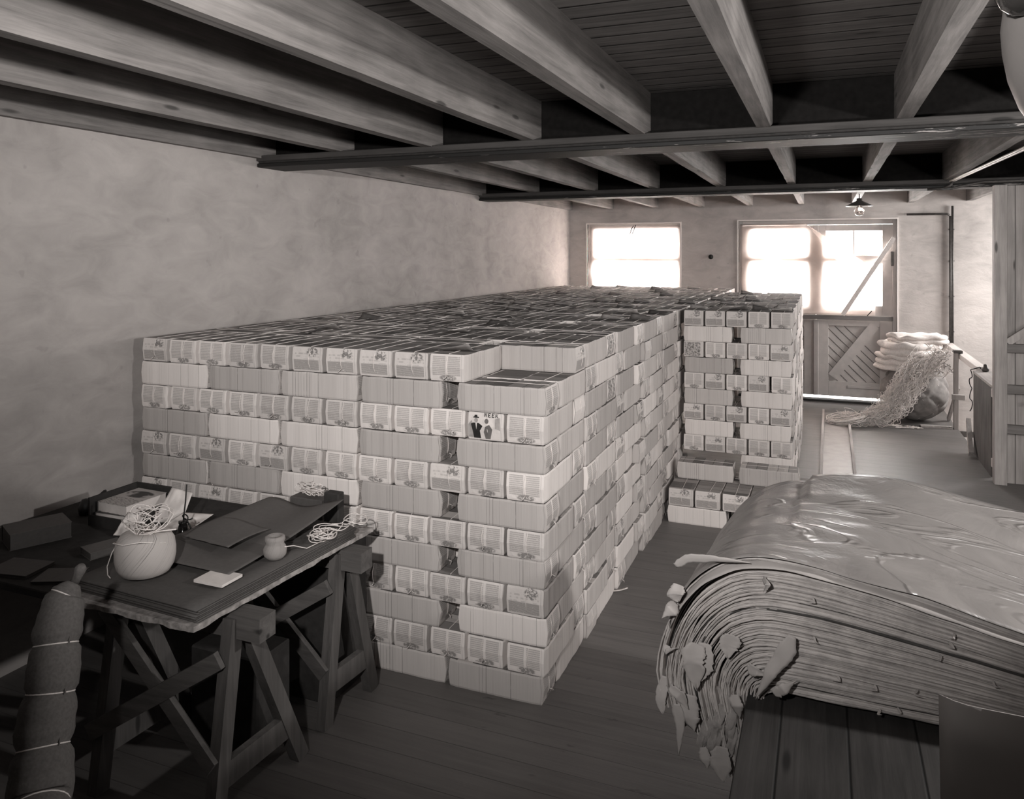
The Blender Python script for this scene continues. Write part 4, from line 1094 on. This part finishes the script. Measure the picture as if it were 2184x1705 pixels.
# ink bottle with a pen standing in it
ik = thing('ink_bottle', 'squat dark ink bottle with a thin pen standing in it', 'bottle', (-2.60, 2.60, TT-.05))
bm = B(); lathe(bm, [(0, 0), (.033, .0), (.036, .012), (.026, .03), (.020, .055), (.016, .066), (.019, .072), (.019, .08), (0, .08)], 20); obj('glass_body', bm, plain('ink_glass', .012, .1, spec=.8), ik, True)
bm = B(); tube(bm, [(0, 0, .07), (.004, .01, .16), (.006, .015, .235)], .0032, 6); obj('pen', bm, M['dark'], ik)
bm = B(); tube(bm, [(.005+.022*math.cos(a*PI/8), 0.002*a, .092+.014*math.sin(a*PI/8)) for a in range(16)], .003, 5); tube(bm, [(.02, 0, .09), (.035, .01, .05), (.045, .0, .0)], .004, 5); obj('wire_loop', bm, M['black'], ik)

# low bench against the wall with printed matter
bn = thing('wall_bench', 'low dark bench against the left wall behind the trestle table', 'bench', (-3.1, 2.65, 0))
def nb_(name, x0, x1, y0, y1, z0, z1, m='dark'):
    bm = B(); L = bn.location; box(bm, x0-L.x, x1-L.x, y0-L.y, y1-L.y, z0, z1, bev=.004); return obj(name, bm, M[m], bn)
nb_('bench_top', -3.56, -2.66, 2.05, 3.15, .69, .72)
for x in (-3.52, -2.74):
    for y in (2.08, 3.07): nb_('leg', x, x+.05, y, y+.05, 0, .689)
def book(x, y, z, wx, wy, h, rz, label, cat='book', g='paper_white', cov=None):
    e = thing('book' if cat == 'book' else 'booklet', label, cat, (x, y, z), R(rz))
    bm = B(); box(bm, -wx/2+.004, wx/2-.002, -wy/2+.003, wy/2-.003, .002, h-.002); obj('page_block', bm, M[g], e)
    cm = cov or M['card2']
    bm = B(); box(bm, -wx/2, wx/2, -wy/2, wy/2, 0, .002); box(bm, -wx/2, wx/2, -wy/2, wy/2, h-.002, h); box(bm, -wx/2, -wx/2+.003, -wy/2, wy/2, .002, h-.002); obj('book_cover', bm, cm, e); return e
t = T('magazine_front'); v = t.coord(); s = t.sep(v)
n_ = t.noise(v, 16., 3.); fig = t.math('MULTIPLY', t.smooth(ell(t, s[0], s[1], 0., .04, .09, .05), 0, .2), t.smooth(n_, .35, .5))
ln = t.math('MULTIPLY', t.math('GREATER_THAN', t.noise(t.mapping(v, (60, 200, 1)), 1., 2.), .55), t.math('LESS_THAN', s[1], -.02))
t.col(t.mix(t.math('MAXIMUM', fig, t.math('MULTIPLY', ln, .7)), grey(.40), grey(.05)), .5); M['magfront'] = t.m
# shallow box holding magazines
bxo = thing('magazine_box', 'open dark box on the bench holding old magazines', 'box', (-3.09, 2.77, .72))
for nm, a in (('box_bottom', (-.11, .11, -.13, .13, 0, .01)), ('box_side', (-.12, -.11, -.14, .14, 0, .13)), ('box_side', (.11, .12, -.14, .14, 0, .06)), ('box_side', (-.11, .11, .13, .14, 0, .13)), ('box_side', (-.11, .11, -.14, -.13, 0, .05))):
    bm = B(); box(bm, *a); obj(nm, bm, M['dark'], bxo)
book(-3.09, 2.77, .731, .20, .24, .05, 3, 'lower thick magazine inside the open box')
book(-3.085, 2.77, .783, .19, .23, .045, -2, 'upper magazine in the open box with dark picture', cov=M['magfront'])
def crump(px, name, label, pts, m='paper_white'):
    bm = B()
    def f(u, v):
        a, b, c, d = [Vector(p) for p in pts]
        p = a.lerp(b, u).lerp(d.lerp(c, u), v); n = Vector((.6, -.75, .3))
        return p+n*(.02*nz(u*2.3+px, v*2.3)+.006*nz(u*7, v*6, px))
    sheet(bm, f, 14, 14, .0006); return tag(obj(name, bm, M[m], smooth=True), label, 'paper')
crump(1, 'letter_sheet', 'creased handwritten letter sheet standing up behind the ink bottle', [(-2.93, 2.74, .735), (-2.80, 2.79, .735), (-2.82, 2.88, .845), (-2.93, 2.86, .865)])
crump(4, 'letter_sheet', 'opened envelope leaning left of the ink bottle', [(-2.97, 2.56, .73), (-2.88, 2.58, .73), (-2.89, 2.66, .79), (-2.97, 2.64, .81)])
crump(8, 'letter_sheet', 'flat pale paper lying right of the ink bottle', [(-2.82, 2.66, .74), (-2.68, 2.73, .74), (-2.67, 2.86, .77), (-2.80, 2.80, .78)])
book(-3.27, 2.42, .72, .17, .24, .07, -25, 'thick dark booklet pile by itself near the wall', g='card')
book(-2.86, 2.42, .72, .11, .15, .03, -20, 'small notebook with pale cover on the bench', 'booklet', 'card')
book(-3.02, 2.16, .72, .20, .15, .012, 10, 'thin dark booklet on the near left corner of the bench', 'booklet', 'card')
book(-2.80, 2.17, .72, .16, .13, .01, 25, 'thin booklet touching the corner of the trestle table', 'booklet', 'card')
bm = B(); P = [(0, -.1, .0)]+[(.03*math.sin(i*.9), -.06+.02*i, .05+.04*math.sin(i*.7)) for i in range(8)]; tube(bm, P, .007, 6); lathe(bm, [(0, 0), (.03, .0), (.035, .03), (.018, .07), (0, .075)], 14, (0, -.1, 0))
tag(obj('glue_brush', bm, M['black'], loc=(-3.36, 2.84, .722)), 'small dark pot with a bent wire handle on the bench', 'pot')
# crate under the trestle table, plus an added one that blocks stray light
bm = B(); box(bm, -2.40, -2.06, 2.44, 2.64, 0, .40, bev=.006); tag(obj('wooden_crate', bm, M['dark']), 'dark closed crate standing under the trestle table', 'crate')
bm = B(); box(bm, -2.42, -2.03, 2.87, 3.17, 0, .70, bev=.006); tag(obj('wooden_crate', bm, M['dark']), 'taller dark crate added between the trestle table and the pile to block light', 'crate')
# sewn cloth roll leaning at the left
rl = thing('cloth_roll', 'long sewn cloth roll tied with pale strings leaning at the left', 'roll', (-2.3, 1.6, 0))
def rollc(a):
    px, py, dd = [(78, 1790, 2.02), (85, 1700, 2.1), (95, 1560, 2.17), (112, 1450, 2.22), (122, 1350, 2.27), (138, 1275, 2.32), (157, 1245, 2.345)][a] if isinstance(a, int) else a
    u = (px-CX)/FPX; return Vector((-dd*ST+u*dd*CT, dd*CT+u*dd*ST, CAMZ-(py-HOR)/FPX*dd))
C = [rollc(i) for i in range(7)]; g0 = C[0]+(C[0]-C[1])*1.4; 
pts = [Vector((C[0].x-.03, C[0].y-.02, .05))]+C; rad0 = [.088, .085, .082, .075, .070, .066, .056, .022]
bm = B(); P, Rr = [], []
for i in range(len(pts)-1):
    for k in range(8):
        a = k/8; P.append(pts[i].lerp(pts[i+1], a)-rl.location); Rr.append(rad0[i]+(rad0[i+1]-rad0[i])*a)
P.append(pts[-1]-rl.location); Rr.append(rad0[-1]); tot = len(P)
ties = [14, 22, 30, 38, 49]
for i in range(tot):
    for tk in ties: Rr[i] *= 1-.16*math.exp(-((i-tk)/.8)**2)
    Rr[i] *= 1+.02*math.sin(i*1.9)
tube(bm, P, Rr, 22); obj('cloth_body', bm, M['burlap'], rl, True)
for tk in ties:
    bm = B(); c, r = P[tk], Rr[tk]+.001; d = (P[tk+1]-P[tk-1]).normalized(); s = d.cross(Vector((0, 1, 0))).normalized(); q = d.cross(s)
    tube(bm, [c+(s*math.cos(a*PI/12)+q*math.sin(a*PI/12))*r for a in range(24)], .0022, 5, closed=True); obj('tie_string', bm, M['string'], rl)
bm = B(); tube(bm, [P[-1], P[-1]+Vector((.015, 0, .02)), P[-1]+Vector((.03, .0, .05)), P[-1]+Vector((.035, 0, .06))], [.014, .012, .017, .010], 10); obj('gathered_end', bm, M['burlap'], rl, True)
bm = B(); tube(bm, [P[i]+Vector((Rr[i]*.93, -.01, 0))+Vector((.002, 0, 0)) for i in range(8, tot-3)], .0028, 5); obj('seam', bm, M['burlap'], rl)

# ================================================================== FAR END: chute, sacks, twine heap
ch = thing('wooden_chute', 'long shallow zinc lined trough with raised sides on the floor', 'trough', (.11, 7.8, 0))
def cb(name, x0, x1, z0, z1, m, off=0):
    bm = B(); L = ch.location
    for a, b in ((5.2, 10.4),): 
        vs = [bm.verts.new((x-L.x, y-L.y, z)) for z in (z0, z1) for x, y in ((x0-.11*0, a), (x1, a), (x1, b), (x0, b))]
        for q in ((3, 2, 1, 0), (4, 5, 6, 7), (0, 1, 5, 4), (1, 2, 6, 5), (2, 3, 7, 6), (3, 0, 4, 7)): bm.faces.new([vs[i] for i in q])
    return obj(name, bm, m, ch)
cb('side_rail', -.045, -.02, .001, .055, M['timber_y']); cb('side_rail', .235, .26, .001, .055, M['timber_y']); cb('bed', -.02, .235, .001, .018, M['zinc'])
ch.rotation_euler.z = R(-.3)
# wrapped bale under folded sacks
wbp = thing('wrapped_bale', 'round bulging cloth wrapped bale roped in diamond pattern in the corner', 'bale', (.99, 10.42, 0))
bm = B(); bmesh.ops.create_icosphere(bm, subdivisions=5, radius=1.)
for v_ in bm.verts:
    c = v_.co.copy(); x, y, z = c
    th = math.atan2(y, x); k1 = th*2.6+z*3.1; k2 = th*2.6-z*3.1
    groove = min(abs(math.sin(k1)), abs(math.sin(k2)))
    r = 1+.13*(min(1, groove*1.9)**.6)-.08
    v_.co = Vector((x*.355*r, y*.32*r, .345+max(-1, z)*.345*(r if z > -.6 else 1)))
obj('cloth_body', bm, M['leather'], wbp, True)
bm = B()
for s in (1, -1):
    for k in range(3):
        P = []
        for i in range(26):
            z = -.9+1.8*i/25; th = -PI/2+(k-1)*1.2+s*z*1.2; rr = math.sqrt(max(0, 1-z*z))*.96
            P.append((rr*.357*math.cos(th), rr*.322*math.sin(th), .345+z*.345))
        tube(bm, P, .004, 5)
obj('rope', bm, M['string'], wbp)
def sack(name, c, rx, ry, h, label, seed, mat='sack_cloth', nfold=3):
    bm = B(); n = 48; rings = []
    prof = []
    for i in range(nfold):
        z0 = h*i/nfold; z1 = h*(i+1)/nfold
        for a in range(7): th = -PI/2+PI*a/6; prof.append((.90+.10*math.cos(th), (z0+z1)/2+(z1-z0)/2*math.sin(th)*.96))
    for j, (r, z) in enumerate(prof):
        rings.append([bm.verts.new((rx*r*(1+.22*nz(math.cos(2*PI*k/n)*1.6, math.sin(2*PI*k/n)*1.6, seed+z*5)+.04*nz(math.cos(2*PI*k/n)*6, math.sin(2*PI*k/n)*6, seed+z*9))*math.cos(2*PI*k/n),
                                    ry*r*(1+.22*nz(math.cos(2*PI*k/n)*1.6, math.sin(2*PI*k/n)*1.6, seed+z*5))*math.sin(2*PI*k/n),
                                    z+.05*nz(math.cos(2*PI*k/n)*2.2, math.sin(2*PI*k/n)*2.2, seed+3)*(z/h))) for k in range(n)])
    for p_, q_ in zip(rings, rings[1:]):
        for k in range(n): bm.faces.new((p_[k], p_[(k+1) % n], q_[(k+1) % n], q_[k]))
    for rg, rev, zc in ((rings[0], True, .0), (rings[-1], False, h)):
        cen = bm.verts.new((0, 0, zc))
        for k in range(n): bm.faces.new((rg[k], rg[(k+1) % n], cen) if not rev else (rg[(k+1) % n], rg[k], cen))
    return tag(obj(name, bm, M[mat], smooth=True, loc=c), label, 'sack', 'folded sacks on the wrapped bale')
sack('folded_sack', (.93, 10.44, .60), .37, .29, .19, 'lowest folded pale sack drooping on the bale', 1, nfold=3)
sack('folded_sack', (.95, 10.43, .775), .36, .29, .16, 'middle rumpled pale sack of the pile on the bale', 5, nfold=2)
sack('folded_sack', (1.02, 10.45, .925), .31, .25, .10, 'topmost flat folded pale sack catching the light', 9, nfold=2)
# twine heap pouring down from the bale to the floor
bm = B(); random.seed(77)
def heap_pt(a, j):
    # spine from the top right of the bale down and left to the floor
    S = [Vector((1.18, 10.20, .84)), Vector((1.02, 10.08, .70)), Vector((.90, 10.0, .50)), Vector((.78, 9.95, .32)), Vector((.66, 9.90, .16)), Vector((.45, 9.85, .07)), Vector((.25, 9.80, .05))]
    k = a*(len(S)-1); i = min(int(k), len(S)-2); return S[i].lerp(S[i+1], k-i)
for i in range(380):
    a0 = rnd(0, .75); P = []; o_ = Vector((rnd(-.19, .17), rnd(-.08, .05), rnd(-.09, .09))); sd = i*1.7; ln = rnd(.18, .4)
    for k in range(16):
        a = min(1, a0+ln*k/15); p_ = heap_pt(a, 0)+o_*(1-.3*a)+Vector((nz(k*.35, sd), nz(k*.35, sd+5)*.6, nz(k*.35, sd+9)))*(.05+.10*a)
        p_.z = max(p_.z, .006); P.append(p_)
    tube(bm, P, .0028, 3, cap=False)
for i in range(26):
    c = Vector((.22+rnd(-.05, .06), 9.78+rnd(-.05, .05), .01+rnd(0, .05))); ph = rnd(0, 1)
    P = [c+Vector((.17*math.cos(k*.45+ph)*(.6+.4*rnd(.9, 1.1)), .10*math.sin(k*.45+ph), .045+.04*math.sin(k*.45+ph*3))) for k in range(15)]
    tube(bm, P, .0035, 3, cap=False)
for i in range(14):
    c = Vector((.95+rnd(-.25, .1), 9.92+rnd(-.1, .05), .008)); P = [c+Vector((.12*nz(k*.4, i*3.), .1*nz(k*.4, i*3.+7), .02*abs(nz(k*.4, i)))) for k in range(14)]
    tube(bm, P, .0035, 3, cap=False)
for i in range(40):
    c = Vector((1.22+rnd(-.1, .1), 10.12+rnd(-.06, .06), .80+rnd(-.22, .1))); P = [c+Vector((.14*nz(k*.4, i*3.+50), .05*nz(k*.4, i*3.+57), .14*nz(k*.4, i+60.))) for k in range(14)]
    tube(bm, P, .003, 3, cap=False)
tag(obj('twine_heap', bm, plain('pale_twine_heap', .72, .85, nz=.2, scale=60)), 'huge tangled heap of pale twine spilling off the bale to the floor', 'twine')
bm = B(); box(bm, 1.02, 1.34, 10.0, 10.12, .0, .014); tag(obj('floor_board_scrap', bm, M['timber_y']), 'small board scrap on the floor at the foot of the bale', 'board')
